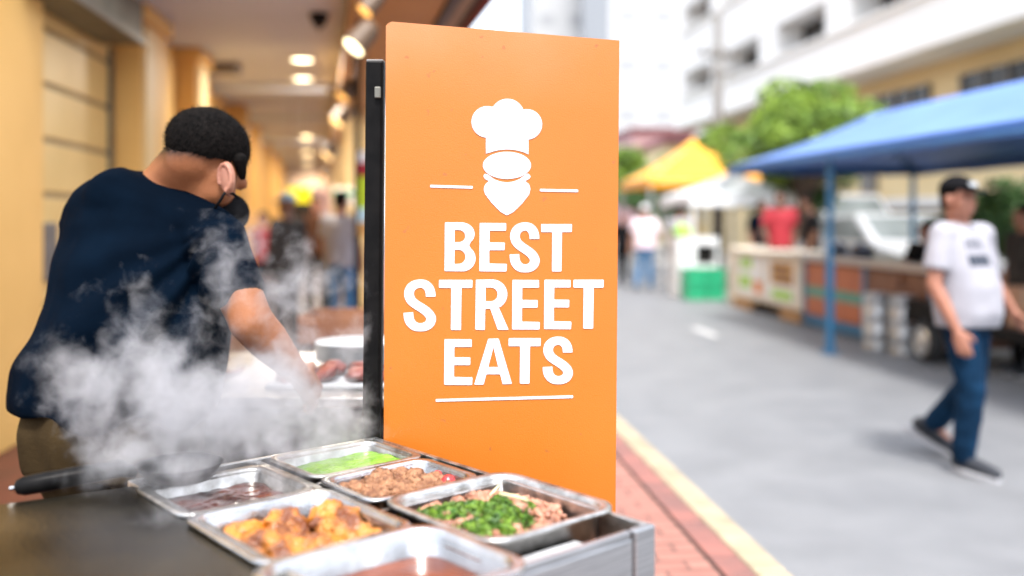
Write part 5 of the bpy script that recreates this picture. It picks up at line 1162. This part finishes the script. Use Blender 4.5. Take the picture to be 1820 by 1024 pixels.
# lamp post with cross arms
p = P(1276, 388, 26); t = thing('utility_pole', (p.x, 26, 0), 'tall grey utility pole with cross arms in front of the white building', 'pole')
MB().tube([(p.x, 26, .01), (p.x, 26, 3.4), (p.x, 26, 7.0)], [.17, .15, .11], 16).build('pole', M['frame'], t, smooth=True)
for z, w_ in ((5.9, 1.3), (5.4, .9)): MB().box((p.x, 25.9, z), (w_, .08, .09), R(20)).build('cross_arm', M['frame'], t)
for s in (-.5, -.2, .2, .5): MB().lathe((p.x + s * math.cos(R(20)), 25.9 + s * math.sin(R(20)), 5.946), [(.03, 0), (.05, .04), (.03, .08), (.045, .12), (.02, .16)], 12).build('insulator', M['frame'], t)
# trees
def tree(label, px, Y, ztop, zbase, rx, n, size, leafm, seed, zg=0., flat_=.62, name='tree', trunk=True, clumps=26, group='trees and shrubs'):
    rg = random.Random(seed); p = P(px, 388, Y); t = thing(name, (p.x, p.y, zg), label, 'tree' if trunk else 'shrub', group); c = V((p.x, p.y, (ztop + zbase) / 2)); rz = (ztop - zbase) / 2
    cls = []
    for _ in range(clumps):
        d = V((rg.gauss(0, 1), rg.gauss(0, 1), rg.gauss(0, 1))).normalized() * rg.uniform(.4, 1.0); cls.append((c + V((d.x * rx, d.y * rx, d.z * rz)), rg.uniform(.22, .38)))
    def fn():
        q, r = rg.choice(cls); d = V((rg.gauss(0, 1), rg.gauss(0, 1), rg.gauss(0, 1))).normalized() * (rg.uniform(.3, 1) ** .5) * r; return q + V((d.x * rx, d.y * rx, d.z * rx * flat_))
    MB().leaves(fn, n, size, rng=rg).build('crown', leafm, t, recalc=False)
    if trunk:
        mb = MB(); mb.tube([(p.x, p.y, zg), (p.x + .05, p.y, zg + (zbase - zg) * .6), (p.x, p.y + .05, c.z)], [.16, .12, .07], 12)
        for q, r in cls[:9]: mb.tube([(p.x, p.y, zbase * .85 + .15 * zg), V((p.x, p.y, zbase)).lerp(q, .5) + V((0, 0, .1)), q], [.07, .045, .02], 8)
        mb.build('trunk', M['bark'], t, smooth=True)
    else:
        mb = MB()
        for q, r in cls[:6]: mb.tube([(p.x, p.y, zg), q], [.03, .01], 6)
        mb.build('stem', M['bark'], t)
tree('round bright green street tree between the blue tents and the white building', 1425, 19, 3.95, 2.1, 1.85, 11000, .13, M['leaf'], 1, zg=.1)
tree('green tree overhanging behind the blue tents, lower and darker than the round one', 1400, 20.8, 2.9, 1.5, 1.2, 4500, .13, M['leafdark'], 2, zg=.1)
tree('pale green tree far down the street beside the sign edge', 1130, 40, 4.5, 2.4, 1.9, 4500, .22, M['leaf'], 3)
tree('dark green shrub at the right edge behind the walking man, higher one', 1815, 12.0, 1.95, 1.0, 1.15, 4500, .09, M['leafdark'], 4, zg=.1, trunk=False, name='shrub')
tree('green shrub at the right edge below the higher one', 1840, 11.4, 1.55, .7, .8, 3000, .08, M['leafdark'], 5, zg=.1, trunk=False, name='shrub')
tree('dark green tree behind the yellow tent at the end of the street', 1190, 34, 3.2, 1.2, 1.8, 3500, .2, M['leafdark'], 6)
